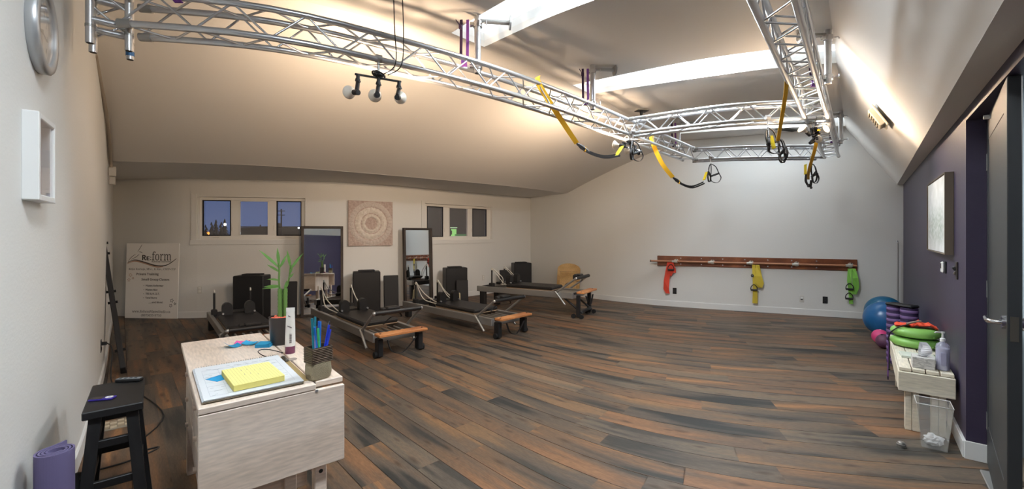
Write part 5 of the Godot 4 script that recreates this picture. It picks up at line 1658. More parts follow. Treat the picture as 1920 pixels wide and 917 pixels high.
	leaf.call(Vector3(0.004, 0.42, -0.03), Vector3(0.02, 0.50, -0.03), 0.0, 0.013)
	# pen holder
	var ph := thing("pen_holder", "stone pen holder with a ribbed bronze collar", "pen holder", V(-0.8675, 1.9118, 0.750), dt + 0.25)
	var stone := grit(mat(C(150, 138, 112), 0.85), 41, 18.0, 0.35)
	var rock := Sh.new()
	var rn := noise(43, 30.0, 2)
	var prof := [[0.0, 0.040, 0.028], [0.006, 0.046, 0.034], [0.03, 0.050, 0.037], [0.06, 0.049, 0.037], [0.082, 0.046, 0.035]]
	for i in prof.size() - 1:
		for k in 32:
			var q := []
			for e in [[i, k], [i, k + 1], [i + 1, k + 1], [i + 1, k]]:
				var an: float = TAU * e[1] / 32.0
				var c2 := cos(an); var s2 := sin(an)
				var pr: Array = prof[e[0]]
				var sx: float = signf(c2) * pow(absf(c2), 0.45) * pr[1]
				var sz: float = signf(s2) * pow(absf(s2), 0.45) * pr[2]
				var wob := 1.0 + 0.06 * rn.get_noise_3d(sx, pr[0], sz)
				q.append(Vector3(sx * wob, pr[0], sz * wob))
			rock.quad(q[0], q[1], q[2], q[3], (q[0] + q[2]) / 2 - Vector3(0, (q[0].y + q[2].y) / 2, 0))
	obj("stone_base", rock, stone, ph)
	var bronze := mat(C(96, 82, 70), 0.4, 0.7)
	obj("collar", Sh.new().box(Vector3(0, 0.110, 0.033), Vector3(0.092, 0.07, 0.004)).box(Vector3(0, 0.110, -0.033), Vector3(0.092, 0.07, 0.004)).box(Vector3(0.045, 0.110, 0), Vector3(0.004, 0.07, 0.068)).box(Vector3(-0.045, 0.110, 0), Vector3(0.004, 0.07, 0.068)).box(Vector3(0, 0.08, 0), Vector3(0.09, 0.004, 0.066)), bronze, ph)
	for k in 9:
		var y := 0.079 + k * 0.0075
		obj("rib", Sh.new().box(Vector3(0, y, 0), Vector3(0.097, 0.004, 0.075), 0.001).box(Vector3(0, y, 0), Vector3(0.086, 0.0045, 0.062)), bronze, ph) if k < 0 else obj("rib", Sh.new().tube([Vector3(-0.047, y, 0.035), Vector3(0.047, y, 0.035), Vector3(0.047, y, -0.035), Vector3(-0.047, y, -0.035), Vector3(-0.047, y, 0.0351)], 0.0026, 5), bronze, ph)
	var pens := [[-0.034, 0.01, -0.008, 0.004, 0.215, C(28, 124, 140), "teal capped pen at the left of the holder"], [-0.016, -0.01, 0.002, 0.0, 0.215, C(36, 130, 150), "teal capped pen standing upright in the holder"], [-0.026, 0.012, -0.002, 0.0, 0.165, C(150, 140, 190), "pale lilac pen in the holder"], [-0.012, 0.014, -0.012, 0.0, 0.175, C(34, 110, 196), "mid blue pen leaning left in the holder"], [0.002, -0.004, 0.0, 0.006, 0.195, C(26, 92, 190), "deep blue pen with straight cap"], [0.014, -0.01, 0.004, -0.004, 0.190, C(44, 120, 200), "sky blue pen standing behind"], [0.004, 0.006, -0.006, 0.0, 0.165, C(70, 190, 120), "thin green pen in the holder"], [0.026, 0.0, 0.022, 0.0, 0.170, C(36, 60, 190), "ultramarine click pen leaning right"], [0.034, 0.008, 0.018, 0.0, 0.150, C(44, 66, 200), "short blue pen leaning right"]]
	for p in pens:
		var pen := thing("pen", p[6], "pen", ph.position, ph.rotation.y, "pens in the stone holder")
		var a0 := Vector3(p[0] * 0.75, 0.088, p[1] * 0.8)
		var b0 := Vector3(p[0] * 0.8 + p[2] * 1.4, p[4] + 0.06, p[1] + p[3])
		obj("barrel", Sh.new().tube([a0, a0.lerp(b0, 0.75)], 0.0046, 8), mat(p[5], 0.35), pen)
		obj("cap", Sh.new().tube([a0.lerp(b0, 0.6), b0], 0.0054, 8), mat(p[5] * 0.9, 0.35), pen)
		if p[6].contains("click"):
			obj("clicker", Sh.new().cyl(b0, b0 + (b0 - a0).normalized() * 0.016, 0.0034, 8), M.chrome, pen)


# ---------- along the clock wall ----------
func build_left_side() -> void:
	# wall clock
	var xf := on_wall(LEFT, -1.990, 2.25)
	var o := thing("wall_clock", "round wall clock with a brushed silver ring", "clock")
	o.transform = xf
	var turn := Transform3D(Basis(Vector3.RIGHT, PI / 2), Vector3.ZERO)
	obj("ring", Sh.new().lathe([Vector2(0.172, 0.0), Vector2(0.178, 0.006), Vector2(0.178, 0.034), Vector2(0.172, 0.040), Vector2(0.146, 0.040), Vector2(0.136, 0.030), Vector2(0.134, 0.014)], turn, 56), mat(C(176, 178, 180), 0.35, 0.55), o)
	obj("dial", Sh.new().lathe([Vector2(0.0, 0.014), Vector2(0.136, 0.014), Vector2(0.136, 0.010)], Transform3D(Basis(Vector3.RIGHT, PI / 2), Vector3.ZERO), 40), mat(C(226, 222, 212), 0.6), o)
	var sans := SystemFont.new()
	sans.font_names = PackedStringArray(["Droid Sans"])
	var ink := mat(C(60, 60, 62), 0.7)
	for k in 12:
		var a := TAU * (k + 1) / 12.0
		words(o, str(k + 1), sans, sin(a) * 0.108, cos(a) * 0.108 - 0.012, 0.016 if k < 9 else 0.026, 0.024, ink, 0.0146, false)
	for h in [[1.75, 0.085, 0.006], [4.65, 0.06, 0.008], [3.05, 0.09, 0.002]]:
		obj("hand", Sh.new().box(Vector3(sin(h[0]) * h[1] / 2, cos(h[0]) * h[1] / 2, 0.018), Vector3(h[2], h[1], 0.002), 0.0, Basis(Vector3.BACK, -h[0])), M.black, o)
	obj("pin", Sh.new().cyl(Vector3(0, 0, 0.014), Vector3(0, 0, 0.022), 0.006, 10), M.black, o)
	obj("glass", Sh.new().lathe([Vector2(0.0, 0.031), Vector2(0.137, 0.030), Vector2(0.137, 0.029), Vector2(0.0, 0.029)], turn, 40), glass(0.08), o)
	# shadow box frame
	xf = on_wall(LEFT, -1.948, 1.70)
	var f := thing("shadow_box", "white deep shadow box frame with a pink card", "picture frame")
	f.transform = xf
	var fw := 0.27
	var fh := 0.345
	for s in [-1.0, 1.0]:
		obj("frame_side", Sh.new().box(Vector3(s * (fw / 2 - 0.012), 0, 0.024), Vector3(0.024, fh, 0.048), 0.003), M.white, f)
		obj("frame_rail", Sh.new().box(Vector3(0, s * (fh / 2 - 0.012), 0.024), Vector3(fw - 0.048, 0.024, 0.048), 0.003), M.white, f)
	obj("backing", Sh.new().box(Vector3(0, 0, 0.006), Vector3(fw - 0.04, fh - 0.04, 0.006)), mat(C(196, 172, 172), 0.8), f)
	obj("card", Sh.new().box(Vector3(-0.02, -0.01, 0.012), Vector3(0.10, 0.24, 0.003)), mat(C(214, 198, 194), 0.8), f)
	obj("ornament", Sh.new().tube(range(13).map(func(k): return Vector3(-0.02 + cos(TAU * k / 12.0) * 0.018, 0.085 + sin(TAU * k / 12.0) * 0.018, 0.016)), 0.003, 6).tube(range(13).map(func(k): return Vector3(-0.02 + cos(TAU * k / 12.0) * 0.02, -0.02 + sin(TAU * k / 12.0) * 0.026, 0.016)), 0.002, 6).tube(range(13).map(func(k): return Vector3(-0.02 + cos(TAU * k / 12.0) * 0.016, -0.07 + sin(TAU * k / 12.0) * 0.02, 0.016)), 0.002, 6), mat(C(120, 104, 108), 0.6), f)
	obj("ribbon", Sh.new().box(Vector3(0.045, 0, 0.0105), Vector3(0.03, fh - 0.05, 0.003)), mat(C(176, 144, 146), 0.8), f)
	obj("glass", Sh.new().box(Vector3(0, 0, 0.040), Vector3(fw - 0.045, fh - 0.045, 0.002)), glass(0.06), f)
	# surface conduit in the corner of slope and wall, with junction box
	var cd := thing("wall_conduit", "thin conduit with a junction box on the clock wall", "conduit")
	var pts := [V(-3.42, 3.50, 2.86), V(-4.02, 4.22, 2.62), V(-4.55, 4.82, 2.46), V(-4.93, 5.24, 2.30), V(-4.98, 5.30, 2.22)]
	obj("pipe", Sh.new().tube(curve(pts, 5), 0.016, 10), mat(C(150, 140, 126), 0.6), cd)
	obj("junction_box", Sh.new().box(V(-5.0, 5.34, 2.17), Vector3(0.07, 0.12, 0.07), 0.006, Basis(Vector3.UP, 0.7)), mat(C(178, 174, 166), 0.5), cd)
	obj("lower_box", Sh.new().box(V(-5.04, 5.38, 2.06), Vector3(0.06, 0.10, 0.06), 0.006, Basis(Vector3.UP, 0.7)), mat(C(178, 174, 166), 0.5), cd)
	# tall black board leaning on the clock wall
	var lb := thing("black_frame_board", "tall narrow black board with rubber knobs leaning on clock wall", "board")
	var bt := V(-4.86, 5.06, 1.385)
	var bb := V(-3.86, 4.24, 0.02)
	var up := (bt - bb).normalized()
	var along := Vector3(-0.69, 0, -0.724)
	var side := up.cross(along).normalized()
	along = side.cross(up).normalized()
	lb.transform = Transform3D(Basis(side, up, along).orthonormalized(), bb)
	var LL := bt.distance_to(bb)
	obj("board", Sh.new().box(Vector3(0, LL / 2, 0), Vector3(0.045, LL, 0.16), 0.006), M.black_board, lb)
	for s in [[0.9, -1.0], [0.52, -1.0], [0.12, -1.0], [0.86, 1.0], [0.48, 1.0]]:
		for q in [-1.0, 1.0]:
			obj("knob", Sh.new().cyl(Vector3(q * 0.022, LL * s[0], s[1] * 0.05), Vector3(q * 0.04, LL * s[0], s[1] * 0.05), 0.014, 10), M.rubber, lb)
	# black outlet with plug and cord
	xf = on_wall(LEFT, -3.786, 0.36)
	outlet("black outlet with a plug on the clock wall", xf, true)
	var cord := thing("extension_cord", "black power cord plugged in beside the leaning board", "cord")
	var p0 := xf.origin
	obj("plug", Sh.new().box(p0 + xf.basis.z * 0.025 + Vector3(0, 0.02, 0), Vector3(0.03, 0.03, 0.045), 0.006, xf.basis), M.cable, cord)
	obj("wire", Sh.new().tube(curve([p0 + xf.basis.z * 0.045 + Vector3(0, 0.02, 0), p0 + xf.basis.z * 0.08 + Vector3(0, -0.05, 0), p0 + xf.basis.z * 0.09 + Vector3(0.08, -0.33, 0.1), V(-3.35, 3.78, 0.006), V(-2.66, 3.26, 0.006), V(-2.45, 2.74, 0.006), V(-2.30, 2.78, 0.006), V(-2.35, 2.60, 0.006), V(-2.52, 2.45, 0.006)], 6), 0.005, 6), M.cable, cord)
	# black stool
	var st := thing("step_stool", "black wooden stool with a square seat by clock wall", "stool", V(-1.90, 2.05), facing(0.644, -0.765))
	var blk := wood(51, [C(20, 20, 21), C(26, 26, 27), C(32, 32, 33)], 0.5)
	var T := 0.63
	var sw := 0.20
	var sd := 0.44
	obj("seat", Sh.new().box(Vector3(0, T - 0.0175, 0), Vector3(sw, 0.035, sd), 0.004), blk, st)
	for sx in [-1.0, 1.0]:
		for sz in [-1.0, 1.0]:
			var a := Vector3(sx * (sw / 2 - 0.04), T - 0.035, sz * (sd / 2 - 0.05))
			var b := Vector3(sx * (sw / 2 + 0.01), 0.0, sz * (sd / 2 + 0.02))
			var dv := (b - a).normalized()
			var bs := Basis(Vector3.RIGHT, dv.cross(Vector3.RIGHT).normalized().cross(dv), dv)
			var h := Vector3(0.021, 0, 0.021)
			var leg := Sh.new()
			var c0 := []
			var c1 := []
			for q in [[-1, -1], [1, -1], [1, 1], [-1, 1]]:
				c0.append(a + Vector3(q[0] * 0.021, 0, q[1] * 0.021))
				c1.append(b + Vector3(q[0] * 0.021, 0, q[1] * 0.021))
			for k in 4:
				var j := (k + 1) % 4
				leg.quad(c0[k], c0[j], c1[j], c1[k], (c0[k] + c0[j]) / 2 - a)
			leg.quad(c1[0], c1[1], c1[2], c1[3], Vector3.DOWN)
			obj("leg", leg, blk, st)
	for y in [0.47, 0.30]:
		var f2: float = (T - 0.035 - y) / (T - 0.035)
		for s in [-1.0, 1.0]:
			obj("rung", Sh.new().box(Vector3(0, y, s * (sd / 2 - 0.05 + 0.07 * f2)), Vector3(sw - 0.08 + 0.10 * f2, 0.035, 0.022), 0.003), blk, st)
			obj("rung", Sh.new().box(Vector3(s * (sw / 2 - 0.04 + 0.05 * f2), y - 0.03, 0), Vector3(0.022, 0.035, sd - 0.10 + 0.14 * f2), 0.003), blk, st)
	# music player and remote on the stool
	var onst := func(x: float, z: float) -> Vector3: return st.transform * Vector3(x, T, z)
	var ip := thing("music_player", "small purple music player with a white click wheel", "music player", onst.call(-0.045, 0.06), st.rotation.y - 0.45)
	obj("case", Sh.new().box(Vector3(0, 0.004, 0), Vector3(0.09, 0.008, 0.04), 0.002), mat(C(66, 52, 160), 0.3, 0.4), ip)
	obj("screen", Sh.new().box(Vector3(-0.018, 0.0083, 0), Vector3(0.045, 0.001, 0.032)), mat(C(28, 28, 34), 0.15), ip)
	obj("click_wheel", Sh.new().lathe([Vector2(0.006, 0.0086), Vector2(0.006, 0.0096), Vector2(0.0145, 0.0096), Vector2(0.0145, 0.0083)], Transform3D(Basis(), Vector3(0.026, 0, 0)), 20), M.white, ip)
	var rc := thing("remote_control", "slim dark remote control at the stool back", "remote", onst.call(0.04, -0.185), st.rotation.y - 0.55)
	obj("case", Sh.new().box(Vector3(0, 0.008, 0), Vector3(0.115, 0.016, 0.035), 0.004), M.black, rc)
	obj("face", Sh.new().box(Vector3(0, 0.0163, 0), Vector3(0.108, 0.001, 0.029)), mat(C(120, 126, 130), 0.4), rc)
	for k in 4:
		obj("button", Sh.new().box(Vector3(-0.04 + k * 0.024, 0.0175, 0), Vector3(0.012, 0.002, 0.012), 0.0008), mat(C(70, 74, 78), 0.5), rc)
	# checkered tile sample behind the stool
	var tl := thing("tile_sample", "beige checkered tile sheet on the floor behind the stool", "tile sheet", V(-2.86, 3.12), facing(0.7, -0.75))
	obj("backing", Sh.new().box(Vector3(0, 0.006, 0), Vector3(0.20, 0.012, 0.16), 0.002), mat(C(150, 140, 124), 0.8), tl)
	for i in 5:
		for j in 4:
			obj("tile", Sh.new().box(Vector3(-0.078 + i * 0.039, 0.0145, -0.058 + j * 0.039), Vector3(0.036, 0.006, 0.036), 0.001), mat(C(186, 172, 148) if (i + j) % 2 == 0 else C(150, 136, 114), 0.6), tl)
	# rolled purple mat standing on end
	var rm := thing("rolled_mat", "rolled purple exercise mat standing on end", "mat", V(-1.765, 1.65, 0), 2.6)
	var pur := grit(mat(C(104, 96, 134), 0.9), 61, 20.0, 0.04)
	var spiral := []
	var turns := 3.6
	var n := 150
	for k in n + 1:
		var f3 := float(k) / n
		var an := TAU * turns * f3 + 2.4
		var r := lerpf(0.020, 0.057, f3)
		spiral.append(Vector2(cos(an) * r, sin(an) * r))
	var tail: Vector2 = spiral[-1]
	var prev: Vector2 = (tail - spiral[-2]).normalized()
	for k in 6:
		prev = prev.rotated(-0.06)
		tail += prev * 0.010
		spiral.append(tail)
	var roll := Sh.new()
	var h0 := 0.0
	var h1 := 0.56
	var th := 0.0062
	for k in spiral.size() - 1:
		var a: Vector2 = spiral[k]
		var b: Vector2 = spiral[k + 1]
		var na: Vector2 = (spiral[mini(k + 1, spiral.size() - 1)] - spiral[maxi(k - 1, 0)]).normalized().orthogonal() * th / 2
		var nb: Vector2 = (spiral[mini(k + 2, spiral.size() - 1)] - spiral[k]).normalized().orthogonal() * th / 2
		var q := [a - na, a + na, b + nb, b - nb]
		var lo := q.map(func(v): return Vector3(v.x, h0, v.y))
		var hi := q.map(func(v): return Vector3(v.x, h1, v.y))
		roll.quad(hi[0], hi[1], hi[2], hi[3], Vector3.UP)
		roll.quad(lo[0], lo[1], lo[2], lo[3], Vector3.DOWN)
		roll.quad(lo[1], lo[2], hi[2], hi[1], lo[1] - lo[0])
		roll.quad(lo[0], lo[3], hi[3], hi[0], lo[0] - lo[1])
	obj("roll", roll, pur, rm)
	# bag and cables under the stool
	var bag := thing("dark_bag", "dark grey fabric bag slumped beside the rolled mat", "bag", V(-2.06, 2.02, 0.0), 0.7)
	obj("body", Sh.new().ball(Vector3(0, 0.13, 0), Vector3(0.06, 0.13, 0.11), 16, 12), mat(C(44, 44, 46), 0.9), bag)
	obj("handle", Sh.new().tube(curve([Vector3(0.02, 0.25, -0.05), Vector3(0.03, 0.30, 0.0), Vector3(0.02, 0.25, 0.05)], 5), 0.008, 6), M.black, bag)
	var ad := thing("power_adapter", "black power adapter with cable under the stool", "adapter", V(-1.86, 2.02, 0), 0.4)
	obj("brick", Sh.new().box(Vector3(0, 0.022, 0), Vector3(0.05, 0.04, 0.10), 0.008), M.cable, ad)
	obj("lead", Sh.new().tube(curve([Vector3(0, 0.02, 0.05), Vector3(-0.05, 0.008, 0.12), Vector3(-0.10, 0.006, 0.16)], 5), 0.004, 6), M.cable, ad)
	var bc := thing("earphone_cable", "thin blue cable lying on the floor by the stool", "cable")
	obj("wire", Sh.new().tube(curve([V(-1.98, 2.02, 0.004), V(-1.88, 2.12, 0.004), V(-1.75, 2.16, 0.004), V(-1.72, 2.20, 0.004), V(-1.66, 2.06, 0.004), V(-1.60, 2.06, 0.004), V(-1.50, 2.08, 0.004)], 6), 0.003, 6), mat(C(70, 100, 150), 0.6), bc)
	obj("jack", Sh.new().cyl(V(-1.50, 2.08, 0.004), V(-1.475, 2.085, 0.004), 0.004, 8), M.cable, bc)


# ---------- along the purple wall ----------
func build_bench_side() -> void:
	var wd := Vector3(0.635, 0, -0.773)       # along the wall, away from the door
	var out := Vector3(-0.773, 0, -0.635)     # out from the wall into the room
	# bench: local x towards the wall, local z towards the door
	var o := thing("wooden_bench", "whitewashed pine bench along the purple wall", "bench", V(2.745, 3.034))
	o.basis = Basis(-out, Vector3.UP, -wd)
	var T := 0.45
	var W := 0.285
	var L := 1.25
	for k in 4:
		obj("slat", Sh.new().box(Vector3(0.0165 + (W - 0.004) / 4.0 * (k + 0.5) - 0.014, T - 0.012, -L / 2), Vector3(W / 4.0 - 0.007, 0.024, L), 0.003), M.pine, o)
	obj("end_apron", Sh.new().box(Vector3(W / 2, T - 0.093, 0.010), Vector3(W, 0.135, 0.022), 0.003), M.pine, o)
	obj("end_apron", Sh.new().box(Vector3(W / 2, T - 0.093, -L - 0.010), Vector3(W, 0.135, 0.022), 0.003), M.pine, o)
	for s in [0.011, W - 0.011]:
		obj("side_apron", Sh.new().box(Vector3(s, T - 0.093, -L / 2), Vector3(0.022, 0.135, L - 0.004), 0.003), M.pine, o)
	for z in [-0.08, -L + 0.08]:
		for x in [0.075, W - 0.075]:
			for k in 2:
				obj("leg", Sh.new().box(Vector3(x - 0.019 + 0.038 * k, (T - 0.05) / 2, z), Vector3(0.036, T - 0.05, 0.07), 0.003), M.pine, o)
	var on := func(x: float, z: float) -> Vector3: return o.transform * Vector3(x, T, z)
	var tb := o.rotation.y
	# sanitiser bottle
	var sb := thing("sanitizer_bottle", "clear hand sanitizer pump bottle on the bench", "bottle", on.call(0.235, -0.10), tb)
	var clear := mat(Color(0.80, 0.80, 0.88, 0.35), 0.12)
	clear.transparency = BaseMaterial3D.TRANSPARENCY_ALPHA
	obj("body", Sh.new().lathe([Vector2(0, 0.002), Vector2(0.034, 0.002), Vector2(0.037, 0.008), Vector2(0.037, 0.155), Vector2(0.032, 0.178), Vector2(0.016, 0.190), Vector2(0.013, 0.200), Vector2(0, 0.200)], Transform3D(), 26), clear, sb)
	obj("gel", Sh.new().lathe([Vector2(0, 0.005), Vector2(0.0345, 0.006), Vector2(0.0345, 0.15), Vector2(0, 0.15)], Transform3D(), 24), mat(C(196, 196, 214), 0.3), sb)
	obj("print_mark", Sh.new().box(Vector3(0, 0.08, 0.0355), Vector3(0.03, 0.09, 0.006), 0.002), mat(C(168, 166, 190), 0.5), sb)
	var pump := obj("pump", Sh.new().lathe([Vector2(0.0, 0.198), Vector2(0.015, 0.198), Vector2(0.015, 0.218), Vector2(0.007, 0.222), Vector2(0.005, 0.252), Vector2(0.011, 0.253), Vector2(0.011, 0.264), Vector2(0, 0.266)], Transform3D(), 18), M.white, sb)
	obj("spout", Sh.new().tube([Vector3(0, 0.259, 0), Vector3(-0.035, 0.259, 0.01), Vector3(-0.040, 0.252, 0.011)], 0.0055, 8), M.white, pump)
	# tissue box
	var tx := thing("tissue_box", "marbled grey tissue box with a raised tissue", "tissue box", on.call(0.135, -0.10), tb)
	var marble := mat(Color.WHITE, 0.6)
	marble.albedo_texture = ImageTexture.create_from_image(wood_image(128, 128, 88, [C(190, 188, 182), C(210, 208, 202), C(170, 168, 164), C(214, 212, 206)], 2.0, 0.8))
	marble.uv1_triplanar = true
	marble.uv1_scale = Vector3.ONE * 5.0
	obj("carton", Sh.new().box(Vector3(0, 0.038, 0), Vector3(0.115, 0.076, 0.115), 0.002), marble, tx)
	obj("slot", Sh.new().lathe([Vector2(0, 0.0768), Vector2(0.030, 0.0768), Vector2(0.030, 0.076)], Transform3D(Basis().scaled(Vector3(1, 1, 0.6)), Vector3.ZERO), 20), mat(C(150, 148, 144), 0.7), tx)
	var tis := Sh.new()
	var tp := []
	var tw := []
	for k in 8:
		var f := k / 7.0
		tp.append(Vector3(0.012 * sin(f * 3.0), 0.070 + f * 0.105, 0.010 * sin(f * 5.0)))
		tw.append(Vector3(0.030 + 0.042 * sin(PI * clampf(f * 0.85 + 0.1, 0, 1)), 0.0, 0.025 * cos(f * 4.0)))
	tis.strap(tp, tw, 0.0015)
	for k in 8: tp[k] += Vector3(0.006, -0.008 * (k / 7.0), 0.010)
	tis.strap(tp, tw.map(func(v): return Vector3(v.x * 0.8, 0, -v.z - 0.01)), 0.0015)
	obj("tissue", tis, mat(C(222, 222, 224), 0.9), tx)
	# flat tablet-like tray
	var tr := thing("paper_tray", "flat pale tray with a speckled edge under the discs", "tray", on.call(0.13, -0.40), tb + 0.06)
	obj("tray", Sh.new().box(Vector3(0, 0.009, 0), Vector3(0.20, 0.018, 0.16), 0.003), mat(C(200, 206, 192), 0.6), tr)
	obj("edge", Sh.new().box(Vector3(0.105, 0.010, 0), Vector3(0.018, 0.020, 0.15), 0.003), mat(C(120, 130, 100), 0.7), tr)
	# two green balance discs
	var lime := mat(C(132, 186, 92), 0.45)
	for k in 2:
		var bd := thing("balance_disc", ["lower lime green balance disc on the bench", "upper lime green balance disc under the orange band"][k], "balance disc", on.call(0.145, -0.82) + Vector3(0.004 * k, 0.082 * k, 0), 0.0, "green balance discs")
		obj("disc", Sh.new().lathe([Vector2(0.0, 0.010), Vector2(0.10, 0.004), Vector2(0.14, 0.010), Vector2(0.158, 0.026), Vector2(0.162, 0.042), Vector2(0.155, 0.060), Vector2(0.135, 0.074), Vector2(0.10, 0.080), Vector2(0.0, 0.076)], Transform3D(), 36), lime, bd)
		obj("valve", Sh.new().cyl(Vector3(0, 0.03, 0.158), Vector3(0, 0.03, 0.163), 0.006, 8), mat(C(110, 160, 76), 0.5), bd)
	# crumpled orange band
	var ob := thing("orange_band", "crumpled orange elastic band on the green discs", "elastic band", on.call(0.15, -0.83) + Vector3(0, 0.161, 0), tb)
	var cloth := Sh.new()
	var cn := noise(77, 9.0, 3)
	var G := func(i: int, j: int) -> Vector3:
		var x := (i / 16.0 - 0.5) * 0.26
		var z := (j / 10.0 - 0.5) * 0.15
		var hgt := 0.012 + 0.028 * absf(cn.get_noise_2d(x * 2.0, z * 2.0)) + 0.045 * exp(-pow((x - 0.015) / 0.03, 2.0)) * exp(-pow(z / 0.06, 2.0)) + 0.02 * exp(-pow((x - 0.08) / 0.03, 2.0))
		return Vector3(x + 0.02 * cn.get_noise_1d(z * 20.0), hgt * (1.0 - 0.5 * pow(absf(i / 8.0 - 1.0), 4.0)), z)
	for i in 16:
		for j in 10:
			cloth.quad(G.call(i, j), G.call(i + 1, j), G.call(i + 1, j + 1), G.call(i, j + 1), Vector3.UP)
			cloth.quad(G.call(i, j) - Vector3(0, 0.008, 0), G.call(i + 1, j) - Vector3(0, 0.008, 0), G.call(i + 1, j + 1) - Vector3(0, 0.008, 0), G.call(i, j + 1) - Vector3(0, 0.008, 0), Vector3.DOWN)
	obj("cloth", cloth, mat(C(226, 78, 44), 0.75), ob)
	obj("handle", Sh.new().tube(curve([Vector3(0.03, 0.055, 0.02), Vector3(-0.02, 0.045, 0.05), Vector3(-0.06, 0.03, 0.07)], 4), 0.009, 8), mat(C(150, 132, 120), 0.7), ob)
	var ct := thing("black_tube_cord", "thin black exercise cord draped over discs and bench edge", "cord")
	obj("cord", Sh.new().tube(curve([on.call(0.10, -0.74) + Vector3(0, 0.19, 0), on.call(0.04, -0.72) + Vector3(0, 0.165, 0), on.call(-0.015, -0.75) + Vector3(0, 0.10, 0), on.call(-0.02, -0.80) + Vector3(0, 0.03, 0), on.call(-0.016, -0.84) + Vector3(0, -0.02, 0), on.call(-0.018, -0.82) + Vector3(0, -0.22, 0)], 6), 0.005, 6), M.cable, ct)
	obj("end_knob", Sh.new().ball(on.call(-0.018, -0.82) + Vector3(0, -0.225, 0), Vector3.ONE * 0.009, 8, 6), M.cable, ct)
	var pst := thing("purple_strap", "purple strap hanging beside the bench end", "strap")
	obj("web", Sh.new().strap([on.call(-0.012, -1.10) + Vector3(0, -0.05, 0), on.call(-0.014, -1.10) + Vector3(0, -0.2, 0), on.call(-0.016, -1.10) + Vector3(0, -0.36, 0)], o.basis.z * 0.06, 0.006), M.violet, pst)
	obj("hem", Sh.new().strap([on.call(-0.016, -1.10) + Vector3(0, -0.35, 0), on.call(-0.016, -1.10) + Vector3(0, -0.38, 0)], o.basis.z * 0.062, 0.009), M.dark_violet, pst)
	# patterned foam rollers
	var lilac := mat(C(122, 98, 150), 0.7)
	var deep := mat(C(52, 38, 78), 0.7)
	for k in 2:
		var fr := thing("foam_roller", ["purple patterned foam roller beside the blue ball", "purple patterned foam roller near the purple wall"][k], "foam roller", [V(4.13, 4.60), V(4.135, 4.44)][k], k * 0.9, "purple foam rollers")
		obj("core", Sh.new().lathe([Vector2(0.045, 0.0), Vector2(0.07, 0.0), Vector2(0.07, 0.62), Vector2(0.045, 0.62), Vector2(0.045, 0.0)], Transform3D(), 26), deep, fr)
		for i in 10:
			obj("ridge", Sh.new().lathe([Vector2(0.070, 0.03 + i * 0.06), Vector2(0.0735, 0.035 + i * 0.06), Vector2(0.0735, 0.055 + i * 0.06), Vector2(0.070, 0.06 + i * 0.06)], Transform3D(), 22), lilac, fr)
	var bagt := thing("black_mat_bag", "flat black bag lying across the foam rollers", "bag", V(4.13, 4.52, 0.621), 0.2)
	obj("bag", Sh.new().box(Vector3(0, 0.015, 0), Vector3(0.13, 0.03, 0.26), 0.014), M.black, bagt)
	obj("zip", Sh.new().box(Vector3(0, 0.031, 0), Vector3(0.012, 0.003, 0.2)), M.black_board, bagt)
	# exercise balls
	for b in [[5.47, 6.27, 0.235, C(20, 92, 128), "teal blue exercise ball behind, against the end wall", 0.6], [5.05, 5.78, 0.235, C(26, 92, 146), "blue exercise ball in front of the other ball", 2.0]]:
		var eb := thing("exercise_ball", b[4], "exercise ball", V(b[0], b[1]), b[5], "blue exercise balls")
		var m := mat(b[3], 0.28)
		obj("ball", Sh.new().ball(Vector3(0, b[2], 0), Vector3.ONE * b[2], 44, 30), m, eb)
		obj("plug", Sh.new().cyl(Vector3(0, b[2], b[2] - 0.003), Vector3(0, b[2], b[2] + 0.003), 0.012, 10), M.white, eb)
	var mbl := thing("toning_ball", "small maroon weighted ball on the floor by the bench", "ball", V(4.52, 5.18))
	obj("ball", Sh.new().ball(Vector3(0, 0.085, 0), Vector3.ONE * 0.085, 22, 14), mat(C(96, 58, 84), 0.5), mbl)
	obj("plug", Sh.new().cyl(Vector3(-0.03, 0.165, 0), Vector3(-0.031, 0.17, 0), 0.012, 10), M.black, mbl)
	var pbl := thing("pink_ball", "small pink ball peeping out between blue ball and maroon ball", "ball", V(4.66, 5.40))
	obj("ball", Sh.new().ball(Vector3(0, 0.09, 0), Vector3.ONE * 0.09, 22, 14), mat(C(214, 70, 128), 0.5), pbl)
	obj("plug", Sh.new().cyl(Vector3(0, 0.178, 0), Vector3(0, 0.182, 0), 0.010, 10), M.white, pbl)
	# wastebasket
	var wb := thing("wastebasket", "clear plastic wastebasket under the bench end", "wastebasket", V(2.765, 2.80), tb)
	var clr := mat(Color(0.9, 0.9, 0.88, 0.12), 0.08)
	clr.transparency = BaseMaterial3D.TRANSPARENCY_ALPHA
	var sh := Sh.new()
	var hb := 0.060
	var ht := 0.086
	var HB := 0.29
	for k in 4:
		var c := [[-1, -1], [1, -1], [1, 1], [-1, 1]]
		var a: Array = c[k]
		var b: Array = c[(k + 1) % 4]
		for off in [0.0, 0.003]:
			sh.quad(Vector3(a[0] * (hb - off), 0.004, a[1] * (hb - off)), Vector3(b[0] * (hb - off), 0.004, b[1] * (hb - off)), Vector3(b[0] * (ht - off), HB, b[1] * (ht - off)), Vector3(a[0] * (ht - off), HB, a[1] * (ht - off)), Vector3(a[0] + b[0], 0, a[1] + b[1]) * (1.0 if off == 0.0 else -1.0))
	obj("bin", sh, clr, wb)
	obj("base", Sh.new().box(Vector3(0, 0.003, 0), Vector3(2 * hb, 0.006, 2 * hb), 0.002), clr, wb)
	obj("rim", Sh.new().tube([Vector3(-ht, HB, -ht), Vector3(ht, HB, -ht), Vector3(ht, HB, ht), Vector3(-ht, HB, ht), Vector3(-ht, HB, -ht + 0.0001)], 0.003, 6), mat(C(205, 205, 200), 0.3), wb)
